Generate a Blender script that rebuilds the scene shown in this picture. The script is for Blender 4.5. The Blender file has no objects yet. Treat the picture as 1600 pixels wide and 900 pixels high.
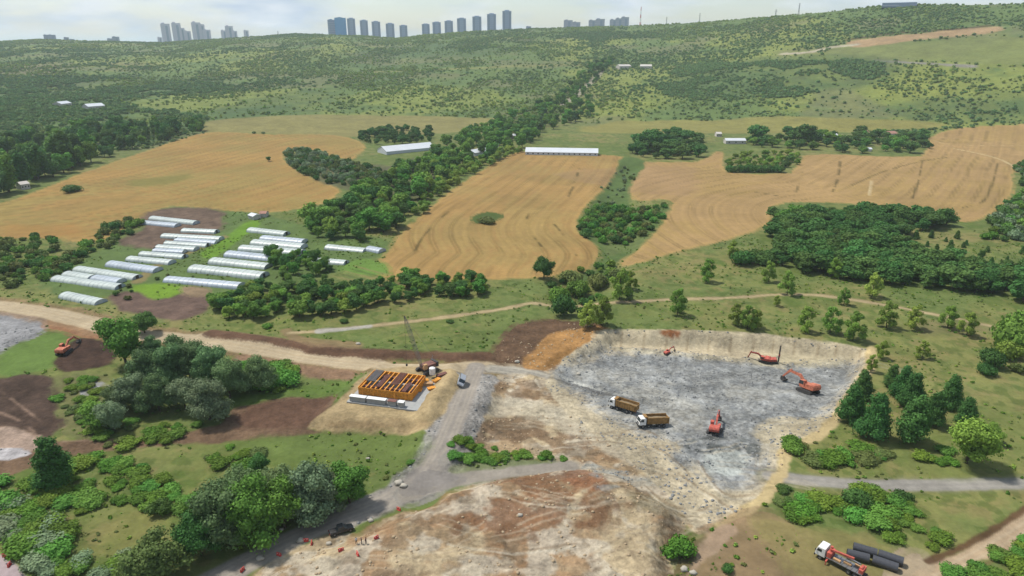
import bpy, bmesh, math, random
import numpy as np
from mathutils import Vector, Matrix
random.seed(7); RNG = np.random.default_rng(11)
SC = bpy.context.scene; COL = SC.collection; R = math.radians
# ---------------------------------------------------------------- camera, sky, sun, exposure
CAM_H = 100.0; PITCH = R(19.6); F = 1067.0            # F: focal length in photograph pixels
cam_d = bpy.data.cameras.new('camera'); cam = bpy.data.objects.new('camera', cam_d); COL.objects.link(cam)
cam.location = (0, 0, CAM_H); cam.rotation_euler = (R(90) - PITCH, 0, 0)
cam_d.sensor_width = 36; cam_d.lens = 36 * F / 1600; cam_d.clip_start = 1; cam_d.clip_end = 60000
SC.camera = cam
SUN_EL, SUN_AZ = R(60), R(-62)                        # azimuth from +Y (view) towards +X
sd = bpy.data.lights.new('sun', 'SUN'); sd.energy = 3.5; sd.angle = R(5); sd.color = (1, .955, .88)
sun = bpy.data.objects.new('sun', sd); COL.objects.link(sun)
sv = Vector((math.sin(SUN_AZ) * math.cos(SUN_EL), math.cos(SUN_AZ) * math.cos(SUN_EL), math.sin(SUN_EL)))
sun.rotation_euler = sv.to_track_quat('Z', 'Y').to_euler()
W = bpy.data.worlds.new('World'); SC.world = W; W.use_nodes = True
nt = W.node_tree; nt.nodes.clear()
def wn(t, **k):
    n = nt.nodes.new(t)
    for a, b in k.items(): setattr(n, a, b)
    return n
sky = wn('ShaderNodeTexSky', sky_type='NISHITA', sun_disc=False); sky.sun_elevation = SUN_EL; sky.sun_rotation = SUN_AZ
tc = wn('ShaderNodeTexCoord'); mp = wn('ShaderNodeMapping'); mp.inputs['Scale'].default_value = (2.2, 2.2, 9)
nz = wn('ShaderNodeTexNoise'); nz.inputs['Scale'].default_value = 2.6; nz.inputs['Detail'].default_value = 7; nz.inputs['Roughness'].default_value = .5
rp = wn('ShaderNodeValToRGB'); rp.color_ramp.elements[0].position = .42; rp.color_ramp.elements[1].position = .62
rp.color_ramp.elements[0].color = (.12, .12, .12, 1)
nz2 = wn('ShaderNodeTexNoise'); nz2.inputs['Scale'].default_value = 5; nz2.inputs['Detail'].default_value = 6
rc = wn('ShaderNodeValToRGB'); rc.color_ramp.elements[0].position = .36; rc.color_ramp.elements[1].position = .64
rc.color_ramp.elements[0].color = (3.7, 4.5, 5.5, 1); rc.color_ramp.elements[1].color = (5.7, 6.15, 6.6, 1)
mx = wn('ShaderNodeMix', data_type='RGBA'); bg = wn('ShaderNodeBackground'); bg.inputs['Strength'].default_value = .1
ou = wn('ShaderNodeOutputWorld'); L = nt.links.new
L(tc.outputs['Generated'], mp.inputs[0]); L(mp.outputs[0], nz.inputs[0]); L(mp.outputs[0], nz2.inputs[0])
L(nz.outputs[0], rp.inputs[0]); L(nz2.outputs[0], rc.inputs[0])
L(rp.outputs[0], mx.inputs[0]); L(sky.outputs[0], mx.inputs[6]); L(rc.outputs[0], mx.inputs[7])
L(mx.outputs[2], bg.inputs[0]); L(bg.outputs[0], ou.inputs[0])
SC.view_settings.view_transform = 'Standard'; SC.view_settings.look = 'None'; SC.view_settings.exposure = .52; SC.view_settings.gamma = 1
try:
    SC.cycles.use_denoising = True; SC.cycles.max_bounces = 6; SC.cycles.diffuse_bounces = 3; SC.cycles.volume_bounces = 1
    SC.cycles.transparent_max_bounces = 6
except Exception: pass

# ---------------------------------------------------------------- helpers: noise, polygons, unprojection
def _h(ix, iy, s):
    n = (ix.astype(np.int64) * 374761393 + iy.astype(np.int64) * 668265263 + s * 1442695041) & 0xffffffff
    n = ((n ^ (n >> 13)) * 1274126177) & 0xffffffff
    return ((n ^ (n >> 16)) & 0xffff) / 65535.0
def vn(x, y, s=0):
    ix = np.floor(x); iy = np.floor(y); fx = x - ix; fy = y - iy
    fx = fx * fx * (3 - 2 * fx); fy = fy * fy * (3 - 2 * fy)
    a = _h(ix, iy, s); b = _h(ix + 1, iy, s); c = _h(ix, iy + 1, s); d = _h(ix + 1, iy + 1, s)
    return (a + (b - a) * fx) * (1 - fy) + (c + (d - c) * fx) * fy
def fbm(x, y, sc, o=4, s=0, g=.5):
    t = np.zeros_like(x, dtype=float); a = 1.; n = 0.; x = x / sc; y = y / sc
    for i in range(o):
        t += a * vn(x * 2 ** i + 17.3 * i, y * 2 ** i - 9.1 * i, s + i); n += a; a *= g
    return t / n
def sst(a, b, x): t = np.clip((x - a) / (b - a), 0, 1); return t * t * (3 - 2 * t)
def smooth(pts, closed=True, k=4):
    P = np.array(pts, float); n = len(P); out = []
    rng = range(n) if closed else range(n - 1)
    for i in rng:
        if closed: a, b, c, d = P[i - 1], P[i], P[(i + 1) % n], P[(i + 2) % n]
        else: a, b, c, d = P[max(i - 1, 0)], P[i], P[i + 1], P[min(i + 2, n - 1)]
        for j in range(k):
            t = j / k
            out.append(.5 * (2 * b + (c - a) * t + (2 * a - 5 * b + 4 * c - d) * t * t + (3 * b - a - 3 * c + d) * t ** 3))
    if not closed: out.append(P[-1])
    return np.array(out)
def sdf(x, y, poly, margin=40.):
    """signed distance, inside positive; -margin beyond the bounding box"""
    P = np.asarray(poly); out = np.full(x.shape, -margin)
    m = (x > P[:, 0].min() - margin) & (x < P[:, 0].max() + margin) & (y > P[:, 1].min() - margin) & (y < P[:, 1].max() + margin)
    if not m.any(): return out
    X = x[m]; Y = y[m]; d = np.full(X.shape, 1e18); ins = np.zeros(X.shape, bool)
    for i in range(len(P)):
        ax, ay = P[i - 1]; bx, by = P[i]; ex, ey = bx - ax, by - ay; l = ex * ex + ey * ey
        if l < 1e-9: continue
        t = np.clip(((X - ax) * ex + (Y - ay) * ey) / l, 0, 1)
        d = np.minimum(d, (X - ax - t * ex) ** 2 + (Y - ay - t * ey) ** 2)
        if ay != by: ins ^= ((ay > Y) != (by > Y)) & (X < ex * (Y - ay) / ey + ax)
    d = np.sqrt(d); out[m] = np.where(ins, d, -np.minimum(d, margin)); return out
def ldist(x, y, pl, margin=30.):
    """distance to a polyline and the fraction along it"""
    P = np.asarray(pl); D = np.full(x.shape, margin); T = np.zeros(x.shape)
    m = (x > P[:, 0].min() - margin) & (x < P[:, 0].max() + margin) & (y > P[:, 1].min() - margin) & (y < P[:, 1].max() + margin)
    if not m.any(): return D, T
    X = x[m]; Y = y[m]; d = np.full(X.shape, 1e18); tt = np.zeros(X.shape); n = len(P) - 1
    for i in range(n):
        ax, ay = P[i]; ex, ey = P[i + 1] - P[i]; l = ex * ex + ey * ey + 1e-9
        t = np.clip(((X - ax) * ex + (Y - ay) * ey) / l, 0, 1)
        q = (X - ax - t * ex) ** 2 + (Y - ay - t * ey) ** 2; u = q < d
        d = np.where(u, q, d); tt = np.where(u, (i + t) / n, tt)
    D[m] = np.minimum(np.sqrt(d), margin); T[m] = tt; return D, T
CP, SP = math.cos(PITCH), math.sin(PITCH)
def ray(px, py):
    u = (px - 800) / F; v = (py - 450) / F
    return u, CP - v * SP, -SP - v * CP                 # direction x, y, z
def flat_r(py): a = PITCH + math.atan((py - 450) / F); return CAM_H / math.tan(a)

# ---------------------------------------------------------------- terrain height
SKY = [(-150, 72), (0, 65), (60, 62), (130, 64), (250, 67), (330, 62), (400, 57), (460, 53), (512, 54), (560, 56), (620, 60), (660, 55), (740, 49), (800, 46), (900, 43), (1000, 40),
       (1100, 35), (1200, 27), (1300, 18), (1380, 9), (1420, 7), (1500, 8), (1600, 6), (1750, 2)]
_az, _el = [], []
for px, py in SKY:
    a, b, c = ray(px, py); _az.append(math.atan2(a, b)); _el.append(c / math.hypot(a, b))
RD = ([R(-45), R(-36), R(-20), R(-8), R(0), R(12), R(22), R(37)], [3300, 3100, 2900, 2700, 2500, 2300, 1900, 1700])
FT = ([R(-45), R(-37), R(-22), R(-10), R(0), R(15), R(37)], [780, 780, 800, 900, 950, 950, 930])
def Hb(x, y):
    r = np.hypot(x, y); az = np.arctan2(x, y)
    el = np.interp(az, _az, _el); Rr = np.interp(az, *RD); Ft = np.interp(az, *FT)
    fall = 1 - sst(R(60), R(110), np.abs(az))
    Hr = (CAM_H + Rr * el) * fall; t = (r - Ft) / (Rr - Ft)
    g = np.clip(t, 0, 1); up = .55 * g + .45 * sst(0, 1, g)
    und = (fbm(x, y, 420, 4, 5) - .5) * 46 * np.sin(np.pi * g) ** .8 * fall
    z = Hr * up + und * (1 - .4 * g)
    back = np.clip(r - Rr, 0, None); z = z - back * .012 * fall
    z = np.maximum(z, -2)
    near = 1 - sst(550, 950, r)
    z = z + (fbm(x, y, 90, 3, 21) - .5) * 3.0 * near + (fbm(x, y, 14, 3, 31) - .5) * .7 * near
    return np.where(r > 7000, -2., z)
# polar grid: about one and a half pixels per cell, seen from above the site
NA = 840
az_f = np.linspace(R(-49), R(49), NA)
az_c = np.linspace(R(49), R(311), 60)[1:-1]
AZ = np.concatenate([az_f, az_c])
rows = []
yy = 985.
while True:
    r_ = flat_r(yy); rows.append(r_)
    if (flat_r(yy - 1.45) - r_) > 5.0: break
    yy -= 1.45
while rows[-1] < 3500: rows.append(rows[-1] + 5.0 + (rows[-1] - 600) * .0012)
RR = np.array([20., 50.] + rows + list(np.geomspace(rows[-1] + 60, 26000, 36)))
NR = len(RR); NC = len(AZ)
GX = np.sin(AZ)[None, :] * RR[:, None]; GY = np.cos(AZ)[None, :] * RR[:, None]
GZ = Hb(GX, GY)
def lookup(G, x, y):
    x = np.asarray(x, float); y = np.asarray(y, float)
    r = np.hypot(x, y); a = np.arctan2(x, y)
    fi = np.clip(np.interp(r, RR, np.arange(NR)), 0, NR - 1.001); fa = np.clip((a - AZ[0]) / (R(98) / (NA - 1)), 0, NA - 1.001)
    i = fi.astype(int); j = fa.astype(int); u = fi - i; v = fa - j
    return (G[i, j] * (1 - u) + G[i + 1, j] * u) * (1 - v) + (G[i, j + 1] * (1 - u) + G[i + 1, j + 1] * u) * v
def unproj(pts):
    """photograph pixels to points where the sight line meets the terrain as built so far"""
    P = np.atleast_2d(np.array(pts, float)); a, b, c = ray(P[:, 0], P[:, 1])
    hl = np.hypot(a, b); a = a / hl; b = b / hl; c = c / hl
    rs = RR[(RR > 60) & (RR < 4200)]
    lo = np.full(len(P), rs[0]); hi = np.full(len(P), rs[-1]); done = np.zeros(len(P), bool)
    Dz = CAM_H + c[:, None] * rs[None, :] - lookup(GZ, a[:, None] * rs[None, :], b[:, None] * rs[None, :])
    k = np.argmax(Dz < 0, axis=1); none = ~(Dz < 0).any(axis=1)
    k = np.where(none, np.argmin(Dz, axis=1), k); k = np.maximum(k, 1)
    d1 = Dz[np.arange(len(P)), k - 1]; d2 = Dz[np.arange(len(P)), k]
    t = np.where(none, 1., np.clip(d1 / (d1 - d2 + 1e-9), 0, 1)); s = rs[k - 1] * (1 - t) + rs[k] * t
    return np.stack([a * s, b * s], 1)
def WP(pts, closed=True, sm=True, k=4): return unproj(smooth(pts, closed, k) if sm else pts)
def g3(px, py):
    q = unproj([(px, py)])[0]; return Vector((q[0], q[1], float(lookup(GZ, q[0], q[1]))))
def depth_at(v): return v.y * CP - (v.z - CAM_H) * SP
# ---------------------------------------------------------------- earthworks cut into / heaped on the terrain
PIT = WP(sm=False, pts=[(945, 514), (1000, 515), (1100, 516), (1200, 522), (1290, 532), (1360, 545), (1356, 576), (1335, 603), (1316, 632), (1298, 656), (1272, 680), (1226, 697), (1218, 735), (1185, 778), (1130, 815), (1085, 825),
          (1040, 770), (960, 700), (880, 640), (850, 600), (880, 560), (925, 530)])
EMB = WP([(746, 588), (738, 604), (722, 632), (706, 665), (690, 700), (668, 735)], closed=False)
PAD = WP([(500, 660), (556, 606), (590, 578), (705, 578), (706, 612), (662, 662), (600, 668), (530, 668)], sm=False)
MND = WP([(585, 835), (700, 775), (860, 738), (960, 742), (1010, 775), (1070, 815), (1040, 880), (1010, 960), (360, 985), (440, 890)], k=2)
GUL = WP([(985, 262), (965, 300), (950, 340), (965, 390), (930, 430), (890, 470)], closed=False)
RIDGE_BANK = WP([(330, 522), (460, 538), (600, 552), (760, 556)], closed=False)
x, y = GX, GY
s = sdf(x, y, PIT); wv = (fbm(x, y, 7, 3, 77) - .5) * 3
back = sst(150, 225, y)
GZ = GZ - (.3 + 4.6 * back) * sst(0, 6, s + wv * .6) * (.12 + .88 * sst(8, 46, x))
bench = sdf(x, y, WP([(935, 540), (1040, 548), (1180, 566), (1290, 572), (1330, 560), (1300, 600), (1200, 560), (1050, 560)], k=2))
GZ = GZ + .9 * sst(-2, 2, bench) * back
d, t = ldist(x, y, EMB); GZ = GZ + 3.0 * np.sin(np.pi * np.clip(t, .02, .98)) ** .6 * (1 - sst(5, 12, d + wv * .4))
s = sdf(x, y, PAD); GZ = GZ + 2.4 * sst(-5, 1, s)
s = sdf(x, y, MND); GZ = GZ + 3.0 * sst(-1, 5, s + wv * .5) + sst(0, 8, s) * (fbm(x, y, 22, 3, 40) - .5) * 2.5
d, t = ldist(x, y, GUL); GZ = GZ - 3.0 * (1 - sst(3, 18, d))
d, t = ldist(x, y, RIDGE_BANK); GZ = GZ + 1.0 * (1 - sst(1, 6, d))
# ---------------------------------------------------------------- land cover: colour, kind of ground, grain
def S(r, g, b, k=.5):
    c = np.array([r, g, b]) / 255.; c = np.where(c <= .04045, c / 12.92, ((c + .055) / 1.055) ** 2.4); g = c @ [.25, .6, .15]; return (g + (c - g) * 1.0) * k * .93 * np.array([1.0, .985, .93])
PX = GX.ravel(); PY = GY.ravel(); PR = np.hypot(PX, PY); NV = PX.size
C3 = np.zeros((NV, 3)); CLS = np.zeros(NV, np.int16); GRN = np.full(NV, .55)
CLN = ['ground', 'wheat_field', 'dirt_road', 'gravel_road', 'gravel_pit', 'excavated_earth', 'ploughed_soil', 'hillside', 'pasture', 'vegetable_plot', 'hill_road', 'wheat_field', 'wheat_field', 'soil_bank', 'dirt_track', 'paved_yard']
def sub(poly, mar):
    P = np.asarray(poly)
    return np.nonzero((PX > P[:, 0].min() - mar) & (PX < P[:, 0].max() + mar) & (PY > P[:, 1].min() - mar) & (PY < P[:, 1].max() + mar))[0]
def mixc(idx, m, rgb, var=.10, vs=6, seed=0):
    xx, yy_ = PX[idx], PY[idx]
    v = 1 + (fbm(xx, yy_, vs, 4, 60 + seed) - .5) * 2 * var * 1.6
    C3[idx] = C3[idx] * (1 - m[:, None]) + (rgb[None, :] * v[:, None]) * m[:, None]
def paint(poly, rgb, cls=None, edge=.8, wob=1.5, ws=6, var=.10, vs=6, a=1., grain=None, spots=None, seed=0):
    idx = sub(poly, 8 + wob * 2)
    if not len(idx): return
    xx, yy_ = PX[idx], PY[idx]
    s = sdf(xx, yy_, poly, 20 + wob * 2) + (fbm(xx, yy_, ws, 4, 90 + seed) - .5) * 2 * wob
    m = sst(-edge, edge, s)
    if spots is not None:                                     # patchy cover: threshold, scale
        m = m * sst(spots[0] - .06, spots[0] + .06, fbm(xx, yy_, spots[1], 4, 130 + seed))
    mixc(idx, m * a, S(*rgb), var, vs, seed)
    if cls is not None: CLS[idx[m > .5]] = cls
    if grain is not None: GRN[idx] = GRN[idx] * (1 - m) + grain * m
def stroke(pl, w, rgb, cls=None, edge=.6, wob=.5, ws=5, var=.08, a=1., grain=None, off=0., seed=0, gap=None):
    idx = sub(pl, w + 6)
    if not len(idx): return
    xx, yy_ = PX[idx], PY[idx]
    d, t = ldist(xx, yy_, pl, w + 20)
    ww = w if np.isscalar(w) else w
    s = ww / 2 - np.abs(d - off) + (fbm(xx, yy_, ws, 3, 30 + seed) - .5) * 2 * wob
    m = sst(-edge, edge, s)
    if gap is not None: m = m * sst(gap[0] - .05, gap[0] + .05, fbm(xx, yy_, gap[1], 3, 170 + seed))
    mixc(idx, m * a, S(*rgb), var, 6, seed)
    if cls is not None: CLS[idx[m > .5]] = cls
    if grain is not None: GRN[idx] = GRN[idx] * (1 - m) + grain * m
# base grass everywhere, drier and greener patches
n1 = fbm(PX, PY, 45, 5, 1); n2 = fbm(PX, PY, 9, 4, 2); n3 = fbm(PX, PY, 150, 3, 3)
gA, gB, gD = S(126, 142, 82), S(152, 154, 94), S(104, 130, 62)
w = sst(.38, .62, .5 * n1 + .5 * n2)[:, None]; C3[:] = gA * (1 - w) + gB * w
w = (sst(.55, .66, fbm(PX, PY, 5, 4, 71) * .6 + n1 * .4) * .55)[:, None]; C3[:] = C3 * (1 - w) + S(166, 152, 104) * w
w = (sst(.56, .62, fbm(PX, PY, 3.2, 4, 72)) * .5)[:, None]; C3[:] = C3 * (1 - w) + S(86, 112, 50) * w
w = (sst(.50, .68, n2 * .6 + n3 * .4) * .7)[:, None]; C3[:] = C3 * (1 - w) + gD * w
# hillside
FTr = np.interp(np.arctan2(PX, PY), *FT); hm = sst(-60, 20, PR - FTr + (n1 - .5) * 60)
hA, hB, hC, hD = S(118, 142, 82), S(152, 164, 88), S(96, 124, 76), S(140, 140, 102)
h1 = fbm(PX, PY * .55, 150, 6, 8, .62); h2 = fbm(PX, PY * .6, 38, 5, 9, .65); h3 = fbm(PX, PY * .5, 380, 4, 12)
hc = hA[None, :] * np.ones((NV, 1))
w = sst(.50, .60, h1 * .7 + h2 * .3)[:, None]; hc = hc * (1 - w) + hB * w
w = (sst(.50, .62, h3 * .6 + h2 * .4) * .8)[:, None]; hc = hc * (1 - w) + hC * w
w = (sst(.55, .66, fbm(PX, PY, 120, 4, 15)) * .6)[:, None]; hc = hc * (1 - w) + hD * w
C3[:] = C3 * (1 - hm[:, None]) + hc * hm[:, None]
CLS[PR > FTr] = 7; GRN = np.where(PR > FTr, .8, GRN)
P_ = lambda pts, **k: WP(pts, **k)
# far fields and tracks on the hill
paint(P_([(318, 192), (420, 181), (560, 180), (770, 186), (720, 205), (560, 214), (420, 208), (330, 207)]), (160, 154, 98), 8, 6, 10, 30, .08, 40)
paint(P_([(905, 205), (960, 190), (1100, 188), (1250, 182), (1440, 190), (1462, 199), (1300, 208), (1000, 208)]), (162, 158, 92), 8, 6, 10, 30, .08, 40)
paint(P_([(1320, 72), (1450, 64), (1600, 58), (1620, 100), (1500, 98), (1375, 90), (1290, 84)]), (142, 152, 92), 8, 6, 14, 30, .1, 30, .85)
paint(P_([(1330, 64), (1400, 56), (1540, 42), (1564, 42), (1556, 50), (1480, 58), (1380, 70), (1335, 73)]), (196, 166, 128), 14, 4, 6, 20, .1, 20)
stroke(P_([(1325, 62), (1400, 52), (1500, 45), (1545, 40)], closed=False), 14, (104, 84, 62), None, 4, 4, a=.8)
stroke(P_([(1225, 84), (1262, 82), (1300, 74), (1335, 70)], closed=False), 16, (206, 196, 172), 14, 4, 5)
stroke(P_([(1370, 95), (1420, 98), (1480, 101), (1520, 104)], closed=False), 12, (162, 158, 150), 10, 3, 3)
stroke(P_([(945, 104), (930, 122), (912, 138), (897, 152), (880, 164)], closed=False), 13, (184, 178, 156), 10, 3, 2)
stroke(P_([(470, 120), (600, 112), (750, 106), (900, 100)], closed=False), 26, (158, 160, 100), None, 8, 10, 30, a=.8)
stroke(P_([(60, 116), (0, 112), (160, 100), (220, 100)], closed=False), 60, (148, 136, 110), None, 30, 30, 60, a=.5)
for q in ([(530, 150), (640, 135), (760, 140), (800, 160), (700, 172), (580, 165)], [(1060, 88), (1160, 80), (1180, 98), (1080, 104)], [(820, 66), (930, 60), (990, 64), (960, 72), (850, 76)],
          [(960, 150), (1030, 130), (1060, 150), (1000, 172)], [(1200, 150), (1260, 148), (1240, 170), (1200, 170)], [(1360, 130), (1430, 118), (1450, 130), (1400, 160), (1360, 160)],
          [(250, 150), (400, 140), (500, 150), (380, 168), (240, 172)], [(1230, 112), (1360, 104), (1400, 118), (1300, 124)], [(1440, 145), (1500, 140), (1580, 150), (1500, 160)]):
    paint(P_(q), (162, 172, 88), None, 20, 34, 40, .2, 10, .6, seed=len(q))
for q in ([(0, 125), (150, 118), (330, 122), (340, 140), (200, 152), (100, 160), (0, 185)], [(620, 70), (760, 72), (780, 84), (640, 92), (560, 84)], [(480, 140), (545, 150), (420, 176), (330, 178), (350, 165)],
          [(1080, 100), (1380, 88), (1380, 130), (1200, 150), (1060, 150)], [(1420, 150), (1600, 150), (1600, 185), (1400, 180)]):
    paint(P_(q), (92, 118, 76), None, 20, 30, 60, .16, 20, .55, seed=len(q) + 3)
# wheat fields
WA = P_([(-80, 335), (0, 318), (60, 298), (130, 270), (230, 235), (300, 212), (340, 206), (420, 210), (500, 210), (545, 215), (572, 228), (560, 242), (545, 250), (500, 238), (470, 232), (444, 240), (452, 258), (485, 277), (520, 290),
         (532, 300), (505, 318), (450, 329), (400, 333), (340, 328), (270, 322), (236, 334), (190, 362), (150, 378), (100, 376), (95, 372), (0, 372), (-80, 372)], k=2)
WB = P_([(578, 424), (600, 400), (620, 370), (660, 335), (700, 300), (760, 262), (800, 240), (830, 237), (960, 243), (971, 250), (960, 275), (940, 300), (915, 325), (903, 350), (905, 362), (930, 380), (938, 400), (920, 420), (880, 428), (860, 434),
         (800, 435), (740, 438), (640, 440), (600, 436)], k=2)
WC = P_([(985, 290), (1000, 262), (1010, 253), (1090, 253), (1117, 237), (1132, 241), (1136, 269), (1234, 270), (1257, 243), (1330, 242), (1440, 244), (1450, 215), (1500, 200), (1600, 194), (1720, 192), (1720, 262), (1592, 262), (1586, 290), (1570, 320),
         (1530, 344), (1495, 346), (1462, 330), (1400, 330), (1330, 318), (1250, 316), (1210, 322), (1204, 350), (1150, 371), (1090, 386), (1030, 402), (985, 415), (966, 412), (1000, 385), (1035, 345), (1050, 317), (1030, 311), (1000, 314), (984, 305)], k=2)
def wheat(poly, cls, base, alt, guide, sp, tram, seed):
    idx = sub(poly, 5); xx, yy_ = PX[idx], PY[idx]
    s = sdf(xx, yy_, poly, 12) + (fbm(xx, yy_, 6, 3, 50 + seed) - .5) * 1.6; m = sst(-.6, .8, s)
    d, t = ldist(xx, yy_, guide, 400.); d = d + (fbm(xx, yy_, 60, 2, seed) - .5) * 3
    st = .5 + .5 * np.sin(d / sp * 2 * np.pi); st2 = fbm(d, t * 30, 1.6, 3, seed + 4)
    v = 1 + (st - .5) * .08 + (st2 - .5) * .36 + (fbm(xx, yy_, 30, 4, seed + 7) - .5) * .3
    w2 = sst(.46, .62, fbm(xx, yy_, 55, 4, seed + 2) * .6 + st2 * .4)[:, None]
    c = (S(*base)[None] * (1 - w2) + S(*alt)[None] * w2) * v[:, None]
    # wheel lines: pairs a boom's width apart, fading in and out
    k = np.abs((d / tram) % 1 - .5) * tram; ln = (1 - sst(.35, .9, np.abs(k - .95))) * (.35 + .65 * sst(.42, .52, fbm(xx, yy_, 38, 3, seed + 9))) * .34
    c = c * (1 - ln[:, None]) + S(112, 96, 52)[None] * ln[:, None]
    ed = (1 - sst(1.5, 4., s)) * .35; c = c * (1 - ed[:, None]) + S(212, 178, 112)[None] * ed[:, None]
    C3[idx] = C3[idx] * (1 - m[:, None]) + c * m[:, None]; CLS[idx[m > .5]] = cls; GRN[idx] = GRN[idx] * (1 - m) + .32 * m
wheat(WA, 1, (192, 156, 94), (176, 154, 92), P_([(0, 380), (200, 345), (400, 300), (600, 230)], closed=False), 5.5, 13, 1)
wheat(WB, 11, (194, 158, 100), (184, 156, 98), P_([(975, 235), (960, 275), (915, 325), (900, 355), (925, 380), (940, 410), (925, 440)], closed=False), 4.5, 11, 2)
wheat(WC, 12, (198, 165, 114), (189, 159, 104), P_([(1600, 190), (1590, 262), (1570, 325), (1530, 350), (1450, 352)], closed=False), 5, 13, 3)
# green or bare marks in the wheat
paint(P_([(738, 338), (760, 332), (784, 334), (780, 343), (750, 350), (738, 346)]), (92, 112, 56), None, .6, 1, 4)
paint(P_([(200, 284), (250, 276), (300, 272), (290, 280), (230, 292)]), (140, 138, 74), None, 3, 4, 10, a=.7)
paint(P_([(60, 330), (180, 308), (230, 300), (160, 330), (40, 350), (0, 352)]), (168, 146, 88), None, 5, 8, 20, a=.5)
paint(P_([(0, 285 + 70), (90, 350), (140, 368), (60, 372), (0, 372)]), (196, 140, 78), None, 5, 8, 20, a=.4)
paint(P_([(860, 272), (990, 262), (1080, 262), (1080, 300), (1000, 302)]), (184, 150, 118), None, 3, 6, 15, a=.35)
stroke(P_([(1490, 232), (1530, 240), (1565, 250), (1590, 264)], closed=False), 2.4, (220, 198, 150), 14)
stroke(P_([(1450, 216), (1490, 226), (1600, 228)], closed=False), 1.6, (214, 186, 134))
for q in ([(1255, 262), (1248, 285), (1240, 312)], [(1312, 252), (1308, 280), (1300, 300)], [(1440, 250), (1435, 280), (1425, 310)], [(1560, 250), (1550, 285), (1535, 315), (1500, 325)], [(1180, 300), (1240, 310), (1310, 318)],
          [(1330, 290), (1380, 268), (1440, 252), (1480, 246)], [(905, 262), (895, 290), (885, 312)], [(828, 330), (822, 350), (845, 385)], [(700, 330), (660, 370), (640, 410)], [(865, 350), (890, 380), (900, 400)]):
    for o in (0, 2.0): stroke(P_(np.array(q) + [o * .9, 0], closed=False), .9, (106, 92, 52), None, .5, .3, a=.8, gap=(.42, 25), seed=int(q[0][0]) % 7)
stroke(P_([(1362, 282), (1358, 305)], closed=False), 1.6, (226, 204, 160))
# gully between the fields, rough banks
paint(P_([(972, 246), (1008, 254), (984, 292), (984, 312), (1000, 330), (1040, 318), (1036, 345), (1000, 385), (966, 412), (950, 430), (905, 440), (938, 410), (928, 380), (905, 358), (912, 330), (940, 302), (962, 272)]), (104, 128, 72), 0, 1.5, 2, 8, .16)
paint(P_([(1000, 318), (975, 335), (960, 362), (935, 372), (940, 395), (965, 400), (1010, 372)]), (128, 140, 88), 0, 2, 4, 8, a=.6)
# greenhouse plots
paint(P_([(90, 425), (170, 385), (240, 345), (300, 330), (400, 333), (450, 345), (600, 372), (600, 392), (560, 415), (480, 440), (330, 470), (190, 460), (110, 470), (70, 455)]), (112, 136, 78), 9, 2, 3, 10, .14, 10)
paint(P_([(265, 325), (340, 328), (350, 350), (335, 366), (290, 384), (230, 388), (190, 378), (222, 355), (225, 335)]), (128, 108, 94), 6, 2, 3, 8, .26, 4, grain=.8)
paint(P_([(312, 396), (345, 374), (392, 345), (406, 350), (370, 378), (335, 402)]), (122, 164, 56), 9, 1, 1.5, 8, .12, 5)
stroke(P_([(215, 440), (250, 412), (300, 392), (350, 370)], closed=False), 4, (152, 140, 96), 14, .8, .8)
paint(P_([(205, 448), (240, 443), (288, 447), (285, 466), (240, 466), (212, 462)]), (134, 172, 58), 9, 1, 1, 8, .08)
paint(P_([(170, 462), (212, 456), (250, 468), (300, 452), (322, 452), (326, 474), (318, 490), (270, 502), (220, 490), (180, 480)]), (126, 104, 94), 6, 1.5, 2.5, 6, .26, 4, grain=.8)
paint(P_([(285, 448), (325, 450), (322, 462), (290, 462)]), (168, 146, 118), 6, 1, 1, 8)
paint(P_([(560, 405), (600, 410), (610, 428), (570, 430), (530, 420)]), (124, 160, 76), 9, 1.5, 1, 8, .08)
for o in range(6): stroke(P_([(515 + 8 * o, 436 - 4 * o), (590 + 9 * o, 452 - 3 * o)], closed=False), 1.4, (160, 148, 100) if o % 2 else (92, 116, 62), None, .8, .6, a=.7)
# left: pale gravel, soil banks and churned ground
paint(P_([(-70, 482), (0, 486), (60, 489), (78, 500), (72, 515), (50, 528), (20, 541), (0, 552), (-70, 560)]), (172, 172, 176), 4, .5, 1, 4, .14, 2, grain=1.2)
paint(P_([(75, 497), (120, 503), (172, 520), (180, 532), (130, 530), (100, 520), (72, 514)]), (172, 128, 96), 13, .8, 1, 4, .14, 3, grain=1)
paint(P_([(0, 556), (50, 530), (100, 520), (95, 545), (85, 570), (60, 580), (0, 588)]), (118, 146, 74), 0, 1, 1.5, 5, .12)
paint(P_([(88, 560), (120, 530), (158, 532), (178, 545), (176, 565), (150, 575), (100, 582), (86, 574)]), (88, 68, 58), 6, .8, 1.2, 4, .2, 3, grain=1.1)
paint(P_([(-70, 592), (0, 592), (50, 582), (86, 600), (92, 640), (100, 662), (70, 688), (30, 700), (-70, 706)]), (98, 80, 70), 6, 1, 2.5, 6, .22, 5, grain=1.1)
paint(P_([(90, 590), (160, 590), (170, 625), (130, 650), (160, 680), (110, 680), (92, 650)]), (128, 128, 86), 0, 1, 2, 5, .2, 3, a=.8)
paint(P_([(-60, 668), (20, 668), (60, 680), (110, 690), (260, 678), (345, 662), (368, 636), (440, 622), (518, 620), (510, 642), (482, 668), (520, 676), (420, 684), (300, 694), (180, 704), (90, 716), (20, 742), (-60, 760)]), (136, 111, 90), 13, .8, 1.5, 5, .18, 4, grain=1.1)
paint(P_([(360, 660), (400, 632), (470, 620), (522, 618), (505, 640), (482, 664), (400, 672)]), (122, 94, 78), 13, .8, 1, 4, .16, 3, grain=1)
paint(P_([(-40, 672), (30, 670), (60, 684), (48, 704), (-40, 712)]), (196, 172, 156), 5, .8, 1.5, 4, .16, 3, grain=1.2)
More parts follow.
